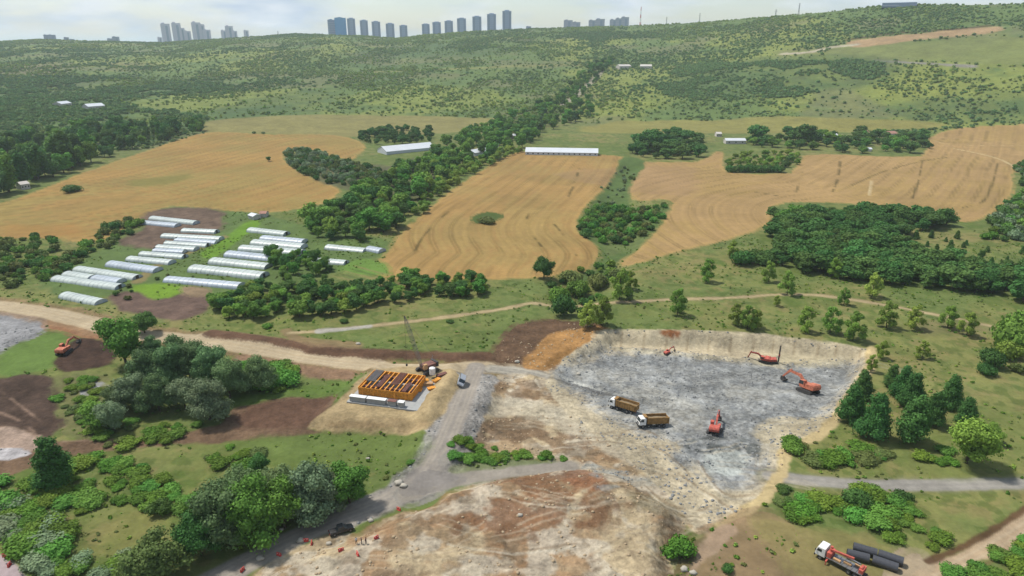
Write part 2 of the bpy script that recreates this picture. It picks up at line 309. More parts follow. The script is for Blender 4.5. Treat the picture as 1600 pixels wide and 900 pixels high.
paint(P_([(-40, 706), (10, 700), (42, 704), (36, 714), (-40, 722)]), (204, 200, 204), 4, .4, .8, 3, .2, 2)
for q in ([(-20, 640), (20, 652), (50, 672), (60, 690)], [(0, 610), (40, 640), (80, 672)], [(100, 668), (120, 640), (150, 628)], [(100, 690), (220, 684), (330, 672)]):
    stroke(P_(q, closed=False), .9, (176, 148, 130), None, .4, .3, a=.6, gap=(.4, 12))
paint(P_([(132, 602), (162, 600), (164, 612), (140, 618), (130, 612)]), (178, 178, 182), 4, .5, 1, 3, .1)
# main pale haul road
HR = P_([(-90, 474), (0, 478), (60, 486), (110, 496), (160, 509), (230, 524), (330, 533), (400, 544), (480, 558), (560, 567), (650, 573), (740, 573), (800, 577), (862, 594), (930, 618), (970, 640)], closed=False)
stroke(HR, 15, (172, 142, 110), None, 1.5, 2, 6, .15, a=.75, grain=1)
stroke(HR, 9.5, (214, 194, 162), 2, .8, .9, 6, .07, grain=.5)
for o in (1.2, 3.0): stroke(HR, .7, (232, 216, 188), None, .4, .3, off=o, a=.5)
stroke(P_([(330, 520), (420, 530), (520, 548), (600, 553), (700, 556), (762, 556)], closed=False), 5, (120, 92, 74), 13, 1.2, 1.5, 5, .16, grain=1)
stroke(P_([(380, 560), (470, 578), (540, 586)], closed=False), 6, (170, 138, 112), 13, 1.2, 1.5, 5, .16, grain=1)
paint(P_([(436, 520), (452, 512), (462, 520), (500, 530), (560, 534), (560, 545), (480, 540)]), (164, 138, 106), 13, 1, 1.2, 4, .18, 3, a=.8)
paint(P_([(600, 262), (690, 240), (720, 258), (640, 320), (600, 345), (540, 345), (500, 335), (560, 300)]), (104, 108, 80), 0, 2, 4, 10, .16, 8, .7)
paint(P_([(450, 240), (540, 254), (620, 262), (610, 296), (540, 296), (470, 270)]), (112, 112, 84), 0, 2, 3, 10, .16, 8, .8)
HP = P_([(770, 576), (830, 584), (880, 604), (930, 628), (980, 652), (1040, 672)], closed=False)
stroke(HP, 6, (200, 196, 186), 3, 1, 1, 5, .1, a=.85, grain=.7); stroke(HP, .9, (122, 116, 110), None, .4, .5, off=3.2, a=.7, gap=(.35, 12)); stroke(HP, .6, (150, 146, 140), None, .4, .3, off=.8, a=.6)
# narrow pale track
T2 = P_([(452, 520), (500, 517), (560, 511), (620, 505), (700, 495), (790, 482), (832, 474), (880, 480), (940, 474), (1010, 470), (1080, 467), (1150, 465), (1210, 461), (1262, 460), (1330, 468), (1400, 480), (1480, 495), (1566, 514)], closed=False)
stroke(T2, 3.6, (150, 134, 98), None, .8, 1, 5, a=.7)
stroke(T2, 2.5, (206, 186, 146), 14, .6, .7, 5, .12, a=.95)
stroke(P_([(500, 517), (540, 514), (575, 510)], closed=False), 3.2, (206, 204, 200), None, .5, .8, 4, a=.8)
paint(P_([(1440, 500), (1520, 505), (1560, 520), (1500, 525), (1440, 520)]), (150, 140, 104), None, 3, 4, 10, a=.5)
# brown soil and orange cut left of the pit
paint(P_([(764, 562), (790, 520), (815, 504), (880, 500), (948, 510), (946, 548), (905, 566), (862, 578), (820, 572)]), (120, 95, 75), 5, .7, 1, 4, .18, 3, grain=1.1)
paint(P_([(815, 572), (836, 545), (858, 522), (900, 514), (950, 512), (948, 545), (900, 564), (866, 578)]), (196, 150, 96), 5, .8, 1.6, 4, .16, 3, grain=1.1)
paint(P_([(880, 548), (925, 540), (942, 548), (900, 564), (866, 576), (852, 570)]), (162, 122, 74), 5, .6, 1.2, 3, .2, 2, a=.8)
# the large pale excavated area
EX = P_([(735, 692), (742, 650), (756, 615), (782, 588), (830, 586), (870, 600), (930, 625), (960, 650), (1050, 690), (1180, 690), (1262, 684), (1226, 700), (1218, 742), (1186, 782), (1128, 815), (1092, 840), (1072, 818), (1050, 880), (1030, 985),
         (330, 985), (395, 905), (430, 872), (500, 840), (560, 838), (600, 812), (680, 790), (700, 772), (780, 752), (884, 734), (900, 722), (820, 716), (760, 705)], k=2)
paint(EX, (216, 196, 162), 5, .5, 1.4, 4, .12, 3, grain=1.3)
paint(EX, (176, 148, 116), None, 1, 1, 4, .14, 2, .7, spots=(.52, 9), seed=1)
paint(EX, (172, 134, 100), None, 1, 1, 4, .16, 2, .7, spots=(.56, 14), seed=9)
paint(EX, (228, 218, 200), None, 1, 1, 4, .1, 2, .7, spots=(.56, 6), seed=2)
paint(EX, (150, 132, 110), None, 1, 1, 4, .14, 2, .6, spots=(.61, 5), seed=5)
paint(P_([(740, 775), (800, 745), (890, 738), (930, 760), (965, 800), (940, 835), (860, 825), (800, 850), (740, 840), (700, 820)]), (146, 108, 80), 5, 1.5, 3, 6, .2, 3, .85, spots=(.38, 7), grain=1.3)
paint(P_([(880, 735), (935, 740), (950, 765), (900, 760)]), (158, 108, 78), 5, 1, 1.5, 4, .16, 3, .8)
paint(P_([(740, 690), (752, 655), (800, 645), (880, 660), (935, 700), (890, 706), (830, 700), (780, 700)]), (142, 116, 92), 5, 1, 2, 5, .2, 3, .8, spots=(.44, 6), grain=1.3)
paint(P_([(770, 590), (850, 600), (880, 618), (840, 625), (780, 610)]), (150, 122, 94), 5, 1, 1.5, 4, .2, 3, .7, spots=(.44, 5))
paint(P_([(755, 622), (860, 630), (950, 650), (1050, 690), (1070, 730), (1000, 730), (920, 690), (840, 655), (760, 650)]), (222, 212, 190), 5, 1.5, 2.5, 5, .1, 3, .75, grain=1.2)
paint(P_([(735, 595), (765, 590), (760, 620), (742, 660), (735, 680), (718, 690), (720, 650)]), (176, 172, 168), 3, .6, 1.2, 3, .16, 2, .9, grain=1.3)
paint(P_([(918, 728), (985, 742), (1050, 732), (1090, 742), (1120, 770), (1060, 760), (1000, 755), (960, 770), (930, 750)]), (164, 170, 168), 4, 1, 2, 4, .16, 3, .7, spots=(.45, 6))
paint(P_([(985, 770), (1060, 785), (1075, 812), (1000, 795)]), (156, 144, 110), None, 1, 1.5, 4, .14, 3, .6)
# grey rock floor of the pit, pale faces behind and beside it
paint(PIT, (220, 206, 178), 4, .5, .6, 4, .12, 3, grain=1.3)
GF = P_([(866, 586), (900, 566), (950, 552), (1040, 552), (1120, 560), (1200, 572), (1230, 574), (1290, 566), (1330, 566), (1322, 600), (1300, 632), (1268, 658), (1220, 668), (1195, 700), (1190, 740), (1150, 760), (1100, 745), (1060, 715),
          (1050, 690), (960, 660), (900, 618)], k=2)
paint(GF, (172, 174, 174), 4, 2.5, 3, 6, .14, 3, grain=1.6)
paint(GF, (146, 151, 157), None, 1, 1, 4, .2, 1.0, .55, spots=(.52, 2), seed=3, grain=1.5)
paint(GF, (206, 202, 190), None, 1, 1, 4, .1, 2, .45, spots=(.56, 12), seed=8)
paint(GF, (202, 205, 206), None, 1, 1, 4, .12, 2, .5, spots=(.57, 1.8), seed=6)
paint(P_([(1060, 690), (1130, 682), (1180, 690), (1190, 710), (1150, 712), (1080, 705)]), (98, 104, 104), 4, 1, 1.5, 3, .25, 1.5, .8, spots=(.42, 3), grain=1.8)
paint(P_([(1100, 712), (1150, 705), (1172, 720), (1150, 742), (1110, 738)]), (206, 212, 208), None, 1, 1.5, 3, .1, 2, .7)
paint(P_([(950, 516), (1180, 526), (1340, 546), (1340, 560), (1200, 562), (1040, 546), (945, 538)]), (236, 220, 188), 4, .8, 1, 4, .12, 2, .9, grain=.9)
paint(P_([(1032, 516), (1062, 517), (1058, 527), (1036, 525)]), (176, 118, 78), None, .5, .8, 3)
paint(P_([(1180, 560), (1250, 556), (1330, 560), (1310, 572), (1240, 572)]), (206, 196, 166), 4, .8, 1, 4, .1, 2, .6)
paint(P_([(1175, 672), (1210, 652), (1262, 655), (1290, 650), (1268, 684), (1226, 698), (1190, 690)]), (218, 204, 174), 4, 1, 1.2, 4, .12, 2, .85, grain=1.1)
stroke(P_([(946, 540), (1000, 548), (1080, 556), (1180, 566), (1225, 575)], closed=False), 2.2, (222, 212, 186), None, .5, .6, a=.8)
stroke(P_([(880, 590), (960, 615), (1040, 622), (1080, 632)], closed=False), 1.5, (214, 214, 208), None, .6, .8, a=.8)
stroke(P_([(860, 590), (930, 612), (990, 626)], closed=False), 1.4, (112, 108, 104), None, .6, .8, a=.7)
for q in ([(965, 690), (980, 672), (1020, 676), (1052, 700)], [(960, 705), (1000, 690), (1050, 715), (1080, 745)], [(1010, 760), (1040, 785), (1085, 798), (1110, 790)], [(1090, 720), (1130, 770), (1180, 772)], [(840, 700), (930, 690), (1020, 700)],
          [(1060, 740), (1120, 780), (1150, 800)], [(820, 780), (900, 790), (960, 775)], [(700, 845), (800, 860), (900, 850)]):
    for o in (0, 5): stroke(P_(np.array(q) + [0, o], closed=False), .6, (236, 226, 206) if o else (160, 138, 112), None, .35, .25, a=.6, gap=(.38, 10))
# grey embankment road
ER = P_([(745, 572), (734, 596), (720, 632), (706, 665), (692, 698), (674, 730), (646, 758), (600, 784), (540, 808), (470, 836), (400, 872), (330, 908), (250, 950), (200, 985)], closed=False)
_es = P_([(744, 592), (736, 606), (722, 636), (706, 672), (692, 704), (676, 734), (652, 752)], closed=False)
stroke(_es, 13.5, (184, 180, 176), 3, .6, 1.4, 3, .2, grain=1.6)
stroke(P_([(692, 698), (674, 730), (646, 758), (600, 784), (540, 808)], closed=False), 8.5, (170, 164, 158), 3, .8, 1.2, 4, .14, grain=1.2)
stroke(ER, 6.4, (178, 170, 162), 3, .7, .6, 5, .08, grain=.5)
for o in (.9, 2.0): stroke(ER, .55, (204, 194, 180), None, .35, .2, off=o, a=.6)
paint(P_([(625, 765), (700, 745), (690, 720), (720, 700), (700, 760), (640, 790)]), (172, 168, 162), 3, .8, 1, 4, .1, 3)
SR = P_([(640, 770), (700, 752), (760, 742), (830, 734), (888, 729)], closed=False)
stroke(SR, 5.5, (176, 168, 158), 3, .8, .8, 5, .08, grain=.5)
paint(P_([(660, 732), (712, 738), (720, 752), (660, 768), (630, 768)]), (160, 154, 150), 3, .8, 1, 4)
paint(P_([(700, 735), (720, 722), (790, 718), (870, 722), (780, 732), (720, 740)]), (140, 146, 112), 0, .6, .8, 4, .14, 3, .8)
RR_ = P_([(1205, 744), (1260, 750), (1330, 756), (1420, 758), (1500, 757), (1600, 755), (1720, 752)], closed=False)
stroke(RR_, 6.2, (150, 148, 116), None, 1, 1, 4, a=.6); stroke(RR_, 4.6, (176, 172, 166), 3, .5, .5, 5, .07, grain=.5)
for o in (.9,): stroke(RR_, .5, (198, 192, 184), None, .35, .2, off=o, a=.5)
# wheel ruts and bucket marks over the pit floor and the stripped ground
rr = np.random.default_rng(5)
for q, n, ca in ((GF, 46, (206, 206, 202)), (EX, 70, (234, 220, 194)), (EX, 40, (150, 130, 106)), (GF, 26, (124, 128, 132))):
    lo, hi = q.min(0), q.max(0); k = 0
    while k < n:
        c = lo + rr.random(2) * (hi - lo)
        if sdf(c[:1], c[1:], q)[0] < 3: continue
        a = rr.random() * 1.2 - .5; l = 5 + rr.random() * 16; cv = (rr.random() - .5) * .9; s_ = np.linspace(-.5, .5, 7) * l; an = a + cv * s_ / l * 2
        pl = c + np.stack([np.cumsum(np.cos(an)) * l / 7, np.cumsum(np.sin(an)) * l / 7], 1)
        for o in (0, 2.1): stroke(pl + np.array([-math.sin(a), math.cos(a)]) * o, .55, ca, None, .35, .2, a=.34, seed=k % 5)
        k += 1
for k in range(24):                                           # bucket teeth marks down the back face
    px = 950 + k * 17 + rr.random() * 8; t_ = (px - 945) / 415; stroke(P_([(px, 518 + 26 * t_), (px - 3, 544 + 14 * t_)], closed=False), .7, (180, 160, 128) if k % 2 else (232, 218, 190), None, .4, .2, a=.6)
# pale bank right of the pit edge and the brown meadow below it
stroke(P_([(1362, 545), (1357, 578), (1336, 606), (1318, 634), (1300, 660), (1272, 684), (1230, 700), (1222, 738), (1190, 780), (1130, 822)], closed=False), 3.2, (222, 200, 152), 5, .5, 1, 3, .12)
paint(P_([(1080, 850), (1130, 815), (1190, 795), (1240, 815), (1270, 850), (1300, 870), (1380, 900), (1400, 985), (1030, 985)]), (164, 138, 108), 0, 1.5, 3, 8, .14, 5, .9)
paint(P_([(1180, 812), (1240, 815), (1330, 845), (1420, 870), (1440, 900), (1400, 985), (1250, 985), (1230, 880)]), (160, 150, 98), 0, 2, 4, 8, .14, 5, .8)
paint(P_([(1075, 845), (1110, 835), (1110, 870), (1080, 900), (1050, 985), (1020, 985), (1045, 890)]), (128, 118, 84), 0, .6, 1, 4, .16, 3)
paint(P_([(1100, 835), (1130, 820), (1150, 835), (1100, 880), (1070, 905), (1090, 860)]), (196, 170, 146), 5, .6, 1.2, 4, .16, 3, .8)
# roads at the lower corners
paint(P_([(1400, 985), (1420, 905), (1445, 882), (1500, 862), (1560, 830), (1600, 800), (1700, 750), (1700, 800), (1620, 836), (1560, 868), (1510, 890), (1480, 985)]), (206, 182, 152), 14, .5, .8, 5, .08, 4, grain=.6)
paint(P_([(1360, 985), (1390, 895), (1410, 862), (1440, 862), (1452, 885), (1430, 905)]), (190, 172, 146), 14, .8, 1, 4, .1, 4)
stroke(P_([(1450, 878), (1500, 856), (1560, 824), (1600, 796), (1660, 765)], closed=False), 1.6, (112, 82, 62), 13, .4, .5, 3, .2, a=.9)
stroke(P_([(1490, 905), (1560, 872), (1620, 838)], closed=False), .8, (140, 108, 84), None, .4, .3, a=.6)
for o in (0, 14): stroke(P_([(1430, 920 + o), (1500, 874 + o), (1570, 836 + o), (1640, 790 + o)], closed=False), .6, (224, 204, 176), None, .3, .2, a=.6)
paint(P_([(-60, 830), (0, 864), (26, 884), (44, 905), (90, 985), (-60, 985)]), (204, 186, 190), 15, .4, .4, 3, .06, 4, grain=.5)
# pad for the foundation
paint(P_([(480, 668), (512, 640), (548, 608), (588, 577), (706, 577), (712, 612), (668, 672), (600, 679), (520, 676)], k=2), (198, 176, 136), 5, .5, .8, 4, .12, 3, grain=1.0)
paint(P_([(500, 664), (540, 654), (640, 660), (664, 664), (600, 676), (520, 674)]), (176, 150, 114), 5, .8, 1, 4, .14, 3, .7)
# small dabs: brighter grass by the willows, olive banks on the left
paint(P_([(350, 640), (400, 600), (470, 600), (540, 600), (520, 616), (440, 620), (380, 632)]), (118, 144, 72), 0, 1, 2, 6, .12)
paint(P_([(380, 690), (520, 682), (640, 680), (670, 690), (650, 725), (600, 755), (560, 740), (450, 720), (370, 725)]), (120, 140, 76), 0, 2, 2, 6, .12, 6, .8)
paint(P_([(150, 860), (180, 800), (280, 790), (260, 830), (190, 880)]), (150, 146, 88), 0, 3, 4, 6, .12, 4, .6)
paint(P_([(1340, 690), (1600, 640), (1600, 740), (1400, 730)]), (132, 146, 82), 0, 3, 4, 8, .12, 5, .6)
C3 = np.clip(C3, .004, .9)
# fine relief where the ground is broken up
rg = np.clip(GRN.reshape(NR, NC) - .6, 0, 1.2)
GZ = GZ + rg * ((fbm(GX, GY, 3.2, 3, 201) - .5) * 1.1 + (vn(GX / .9, GY / .9, 205) - .5) * .3) * (1 - sst(330, 520, np.hypot(GX, GY)))
GZ = GZ + (1 - np.clip(rg * 3, 0, 1)) * (fbm(GX, GY, 2.5, 2, 207) - .5) * .35 * (1 - sst(250, 400, np.hypot(GX, GY)))

# ---------------------------------------------------------------- materials
def mat(name, rgb=(.5, .5, .5), rough=.7, metal=0., var=0., vs=1.5, spec=.3, coat=0.):
    m = bpy.data.materials.new(name); m.use_nodes = True; t = m.node_tree; b = t.nodes['Principled BSDF']
    b.inputs['Roughness'].default_value = rough; b.inputs['Metallic'].default_value = metal
    b.inputs['Specular IOR Level'].default_value = spec; b.inputs['Coat Weight'].default_value = coat
    c = (*rgb, 1); b.inputs['Base Color'].default_value = c
    if var:
        g = t.nodes.new('ShaderNodeTexCoord'); n = t.nodes.new('ShaderNodeTexNoise'); n.inputs['Scale'].default_value = vs; n.inputs['Detail'].default_value = 6
        r_ = t.nodes.new('ShaderNodeMapRange'); r_.inputs[1].default_value = .3; r_.inputs[2].default_value = .7; r_.inputs[3].default_value = 1 - var; r_.inputs[4].default_value = 1 + var
        v = t.nodes.new('ShaderNodeVectorMath'); v.operation = 'SCALE'; v.inputs[0].default_value = rgb
        t.links.new(g.outputs['Object'], n.inputs[0]); t.links.new(n.outputs[0], r_.inputs[0]); t.links.new(r_.outputs[0], v.inputs['Scale']); t.links.new(v.outputs[0], b.inputs['Base Color'])
    return m
def ground_mat():
    m = bpy.data.materials.new('ground_cover'); m.use_nodes = True; t = m.node_tree; b = t.nodes['Principled BSDF']; N = t.nodes.new; K = t.links.new
    b.inputs['Roughness'].default_value = .95; b.inputs['Specular IOR Level'].default_value = .1
    a = N('ShaderNodeAttribute'); a.attribute_name = 'land'; gr = N('ShaderNodeAttribute'); gr.attribute_name = 'grain'; g = N('ShaderNodeTexCoord')
    ns = []
    for sc, dt in ((.9, 6), (.22, 5), (.05, 4)):
        n = N('ShaderNodeTexNoise'); n.inputs['Scale'].default_value = sc; n.inputs['Detail'].default_value = dt; n.inputs['Roughness'].default_value = .65; K(g.outputs['Object'], n.inputs[0]); ns.append(n)
    s1 = N('ShaderNodeMath'); s1.operation = 'ADD'; K(ns[0].outputs[0], s1.inputs[0]); K(ns[1].outputs[0], s1.inputs[1])
    s2 = N('ShaderNodeMath'); s2.operation = 'ADD'; K(s1.outputs[0], s2.inputs[0]); K(ns[2].outputs[0], s2.inputs[1])
    s3 = N('ShaderNodeMath'); s3.operation = 'SUBTRACT'; K(s2.outputs[0], s3.inputs[0]); s3.inputs[1].default_value = 1.5
    s4 = N('ShaderNodeMath'); s4.operation = 'MULTIPLY'; K(s3.outputs[0], s4.inputs[0]); K(gr.outputs['Fac'], s4.inputs[1])
    s5 = N('ShaderNodeMath'); s5.operation = 'MULTIPLY_ADD'; K(s4.outputs[0], s5.inputs[0]); s5.inputs[1].default_value = 1.1; s5.inputs[2].default_value = 1; s5.use_clamp = False
    s6 = N('ShaderNodeMath'); s6.operation = 'MAXIMUM'; K(s5.outputs[0], s6.inputs[0]); s6.inputs[1].default_value = .5
    v = N('ShaderNodeVectorMath'); v.operation = 'SCALE'; K(a.outputs['Color'], v.inputs[0]); K(s6.outputs[0], v.inputs['Scale']); K(v.outputs[0], b.inputs['Base Color'])
    bp = N('ShaderNodeBump'); bp.inputs['Distance'].default_value = .35; K(gr.outputs['Fac'], bp.inputs['Strength']); K(ns[0].outputs[0], bp.inputs['Height']); K(bp.outputs[0], b.inputs['Normal'])
    return m
MG = ground_mat()
# ---------------------------------------------------------------- the ground sheet, one mesh object per kind of ground, sharing edges
V = np.stack([PX, PY, GZ.ravel()], 1)
I = np.arange(NR * NC).reshape(NR, NC); In = np.roll(I, -1, axis=1)
Q = np.stack([I[:-1].ravel(), I[1:].ravel(), In[1:].ravel(), In[:-1].ravel()], 1)[:, ::-1]
dr = (np.roll(V.reshape(NR, NC, 3), -1, 1) - np.roll(V.reshape(NR, NC, 3), 1, 1)); dd = np.gradient(V.reshape(NR, NC, 3), axis=0)
NRM = np.cross(dr, dd).reshape(-1, 3); NRM /= np.linalg.norm(NRM, axis=1)[:, None] + 1e-12; NRM[NRM[:, 2] < 0] *= -1
qc = CLS[Q[:, 0]]
def tag(o, label=None, cat=None, group=None, kind=None):
    if label: o['label'] = label
    if cat: o['category'] = cat
    if group: o['group'] = group
    if kind: o['kind'] = kind
    return o
GL = {0: ('olive green meadow grass around the works and fields', 'meadow'), 1: ('large golden wheat field on the left slope above the greenhouses', 'field'), 2: ('pale sandy haul road running across from the left to the pit', 'road'),
      3: ('grey stone surfaced embankment road and side lane', 'road'), 4: ('blasted grey rock floor and pale cut faces of the pit', 'pit'), 5: ('pale and brown broken excavated earth', 'earthworks'),
      6: ('dark brown bare turned soil', 'soil'), 7: ('long hillside of mottled scrub rising to the skyline', 'hill'), 8: ('dry olive pasture strips at the foot of the hill', 'pasture'), 9: ('green vegetable plots between the white tunnels', 'plots'),
      10: ('thin grey lane climbing the far hillside', 'road'), 11: ('golden wheat field with curved wheel lines in the middle', 'field'), 12: ('wide pale gold wheat field on the right behind the wood', 'field'), 13: ('reddish brown soil banks beside the haul road', 'bank'),
      14: ('narrow pale dirt tracks through the meadows', 'track'), 15: ('pinkish paved corner at the lower left', 'pavement')}
for c in range(16):
    f = Q[qc == c]
    if not len(f): continue
    u, inv = np.unique(f.ravel(), return_inverse=True)
    me = bpy.data.meshes.new(CLN[c]); me.vertices.add(len(u)); me.vertices.foreach_set('co', V[u].ravel())
    me.loops.add(len(inv)); me.loops.foreach_set('vertex_index', inv.astype(np.int32)); me.polygons.add(len(f)); me.polygons.foreach_set('loop_start', np.arange(0, len(inv), 4, dtype=np.int32))
    me.polygons.foreach_set('use_smooth', np.ones(len(f), bool)); me.update(calc_edges=True)
    at = me.attributes.new('land', 'FLOAT_COLOR', 'POINT'); at.data.foreach_set('color', np.concatenate([C3[u], np.ones((len(u), 1))], 1).ravel())
    at = me.attributes.new('grain', 'FLOAT', 'POINT'); at.data.foreach_set('value', GRN[u])
    me.materials.append(MG); me.normals_split_custom_set_from_vertices(NRM[u].tolist())
    o = bpy.data.objects.new(CLN[c], me); COL.objects.link(o); tag(o, GL[c][0], None, None, 'structure')
# ---------------------------------------------------------------- foliage and bark
def leaf_mat(name, rgb, var=.22, hue=.06):
    m = bpy.data.materials.new(name); m.use_nodes = True; t = m.node_tree; b = t.nodes['Principled BSDF']; N = t.nodes.new; K = t.links.new
    b.inputs['Roughness'].default_value = .75; b.inputs['Specular IOR Level'].default_value = .15
    a = N('ShaderNodeAttribute'); a.attribute_name = 'tint'; oi = N('ShaderNodeObjectInfo')
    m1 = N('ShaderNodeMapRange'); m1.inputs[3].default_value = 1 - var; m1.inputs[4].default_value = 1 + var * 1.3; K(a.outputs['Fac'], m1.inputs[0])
    m2 = N('ShaderNodeMapRange'); m2.inputs[3].default_value = .82; m2.inputs[4].default_value = 1.22; K(oi.outputs['Random'], m2.inputs[0])
    mm = N('ShaderNodeMath'); mm.operation = 'MULTIPLY'; K(m1.outputs[0], mm.inputs[0]); K(m2.outputs[0], mm.inputs[1])
    hs = N('ShaderNodeHueSaturation'); hs.inputs['Color'].default_value = (*rgb, 1); K(mm.outputs[0], hs.inputs['Value'])
    m3 = N('ShaderNodeMapRange'); m3.inputs[3].default_value = .5 - hue * .5; m3.inputs[4].default_value = .5 + hue * .3
    fr = N('ShaderNodeMath'); fr.operation = 'FRACT'; f7 = N('ShaderNodeMath'); f7.operation = 'MULTIPLY'; f7.inputs[1].default_value = 7.3; K(oi.outputs['Random'], f7.inputs[0]); K(f7.outputs[0], fr.inputs[0]); K(fr.outputs[0], m3.inputs[0]); K(m3.outputs[0], hs.inputs['Hue'])
    K(hs.outputs[0], b.inputs['Base Color'])
    tr = N('ShaderNodeBsdfTranslucent'); K(hs.outputs[0], tr.inputs[0]); ms = N('ShaderNodeMixShader'); ms.inputs[0].default_value = .22
    K(b.outputs[0], ms.inputs[1]); K(tr.outputs[0], ms.inputs[2]); K(ms.outputs[0], t.nodes['Material Output'].inputs[0])
    return m
LM = {'willow': leaf_mat('willow_leaves', tuple(S(142, 166, 126, .66))), 'green': leaf_mat('broad_leaves', tuple(S(106, 156, 66, .74))), 'dark': leaf_mat('dark_leaves', tuple(S(86, 130, 64, .68))),
      'pine': leaf_mat('pine_needles', tuple(S(88, 134, 68, .7))), 'young': leaf_mat('young_leaves', tuple(S(136, 174, 74, .68))), 'bramble': leaf_mat('bramble_leaves', tuple(S(110, 152, 56, .64)), .3),
      'olive': leaf_mat('scrub_leaves', tuple(S(122, 140, 78, .62)), .3), 'yellow': leaf_mat('yellow_green_leaves', tuple(S(148, 180, 80, .7)), .3), 'scrub': leaf_mat('hill_leaves', tuple(S(136, 162, 92, .8)), .34),  # yellow: a yellow-green leaf colour
      'far': leaf_mat('far_leaves', tuple(S(112, 146, 92, .76)), .34), 'sage': leaf_mat('sage_leaves', tuple(S(118, 150, 98, .68)), .3)}
BARK = mat('bark', tuple(S(104, 88, 72)), .9, var=.2, vs=3)
def mesh_np(name, v, f, mats, mi=None, tint=None, smooth_=False):
    """f: list of equal length polygons arrays"""
    me = bpy.data.meshes.new(name); me.vertices.add(len(v)); me.vertices.foreach_set('co', np.asarray(v, float).ravel())
    tot = sum(a.size for a in f); me.loops.add(tot); me.loops.foreach_set('vertex_index', np.concatenate([a.ravel() for a in f]).astype(np.int32))
    npoly = sum(len(a) for a in f); st = []; o = 0
    for a in f: st.append(o + np.arange(len(a)) * a.shape[1]); o += a.size
    me.polygons.add(npoly); me.polygons.foreach_set('loop_start', np.concatenate(st).astype(np.int32))
    if mi is not None: me.polygons.foreach_set('material_index', np.asarray(mi, np.int32))
    if smooth_: me.polygons.foreach_set('use_smooth', np.ones(npoly, bool))
    for m in mats: me.materials.append(m)
    if tint is not None: at = me.attributes.new('tint', 'FLOAT', 'POINT'); at.data.foreach_set('value', np.asarray(tint, float))
    me.update(calc_edges=True); return me
def ico(sub_=1):
    b = bmesh.new(); bmesh.ops.create_icosphere(b, subdivisions=sub_, radius=1); v = np.array([p.co[:] for p in b.verts]); f = np.array([[q.index for q in p.verts] for p in b.faces]); b.free(); return v, f
ICO1, ICO2 = ico(1), ico(2)
def lobes_mesh(lobes, leaves, size, rng, flat=.9, core=.82, jit=.5):
    """lobes (n, 4 or 6): centre + radii. A rough inner body and many small leaf clusters over and through it"""
    vs, fs, qs, ti = [], [], [], []; o = 0
    for lb in lobes:
        c = lb[:3]; r = np.array([lb[3]] * 3) if len(lb) == 4 else lb[3:6]
        v, f = ICO1; q = v * (1 + (rng.random(len(v)) - .5)[:, None] * .3) * r * core + c
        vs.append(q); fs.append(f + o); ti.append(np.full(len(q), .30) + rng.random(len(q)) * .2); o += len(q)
    w = np.array([np.prod(lb[3:6] if len(lb) > 4 else [lb[3]] * 3) ** (2 / 3) for lb in lobes]); w = w / w.sum()
    k = rng.choice(len(lobes), leaves, p=w); L_ = np.array([lb if len(lb) == 6 else list(lb) + [lb[3]] * 2 for lb in lobes])[k]
    d = rng.normal(size=(leaves, 3)); d[:, 2] = np.where(d[:, 2] < -.4, -d[:, 2] * .6, d[:, 2]); d /= np.linalg.norm(d, axis=1)[:, None]
    rad = .74 + rng.random(leaves) * .42 + (rng.random(leaves) < .15) * .22
    c = L_[:, :3] + d * L_[:, 3:6] * rad[:, None]
    n = d + rng.normal(size=(leaves, 3)) * jit; n /= np.linalg.norm(n, axis=1)[:, None]
    a = np.cross(n, rng.normal(size=(leaves, 3))); a /= np.linalg.norm(a, axis=1)[:, None]; b = np.cross(n, a)
    s = size * (.6 + .8 * rng.random(leaves))[:, None]
    quad = np.stack([c - a * s - b * s * .6, c + a * s * .3 - b * s * .9, c + a * s + b * s * .5, c - a * s * .4 + b * s], 1)
    vs.append(quad.reshape(-1, 3)); qs.append(np.arange(leaves * 4).reshape(-1, 4) + o)
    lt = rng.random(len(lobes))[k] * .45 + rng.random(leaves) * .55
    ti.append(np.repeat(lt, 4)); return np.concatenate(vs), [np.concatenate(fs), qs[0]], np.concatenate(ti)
def trunk_np(h, r, rng, limbs=4, crown0=.35):
    vs, qs = [], []; o = 0
    def tube(pts, rs, k=6):
        nonlocal o
        pts = np.array(pts, float)
        for i, (p, q) in enumerate(zip(pts, rs)):
            d = pts[min(i + 1, len(pts) - 1)] - pts[max(i - 1, 0)]; d /= np.linalg.norm(d) + 1e-9
            a = np.cross(d, [.3, 1, .1]); a /= np.linalg.norm(a); b = np.cross(d, a); t = np.arange(k) * 2 * np.pi / k
            vs.append(p + (np.cos(t)[:, None] * a + np.sin(t)[:, None] * b) * q)
        for i in range(len(pts) - 1):
            for j in range(k): qs.append([o + i * k + j, o + i * k + (j + 1) % k, o + (i + 1) * k + (j + 1) % k, o + (i + 1) * k + j])
        o += k * len(pts)
    w = rng.normal(size=(5, 2)) * .015 * h
    tube([[0, 0, -.04 * h], [w[1, 0], w[1, 1], h * .25], [w[2, 0], w[2, 1], h * .5], [w[3, 0], w[3, 1], h * .8]], [r * 1.3, r, r * .7, r * .25])
    for i in range(limbs):
        z = h * (crown0 + rng.random() * .3); a = rng.random() * 6.28; l = h * (.18 + .12 * rng.random())
        tube([[w[1, 0], w[1, 1], z], [math.cos(a) * l * .5, math.sin(a) * l * .5, z + l * .35], [math.cos(a) * l, math.sin(a) * l, z + l * .8]], [r * .45, r * .3, r * .12], 5)
    return np.concatenate(vs), np.array(qs)
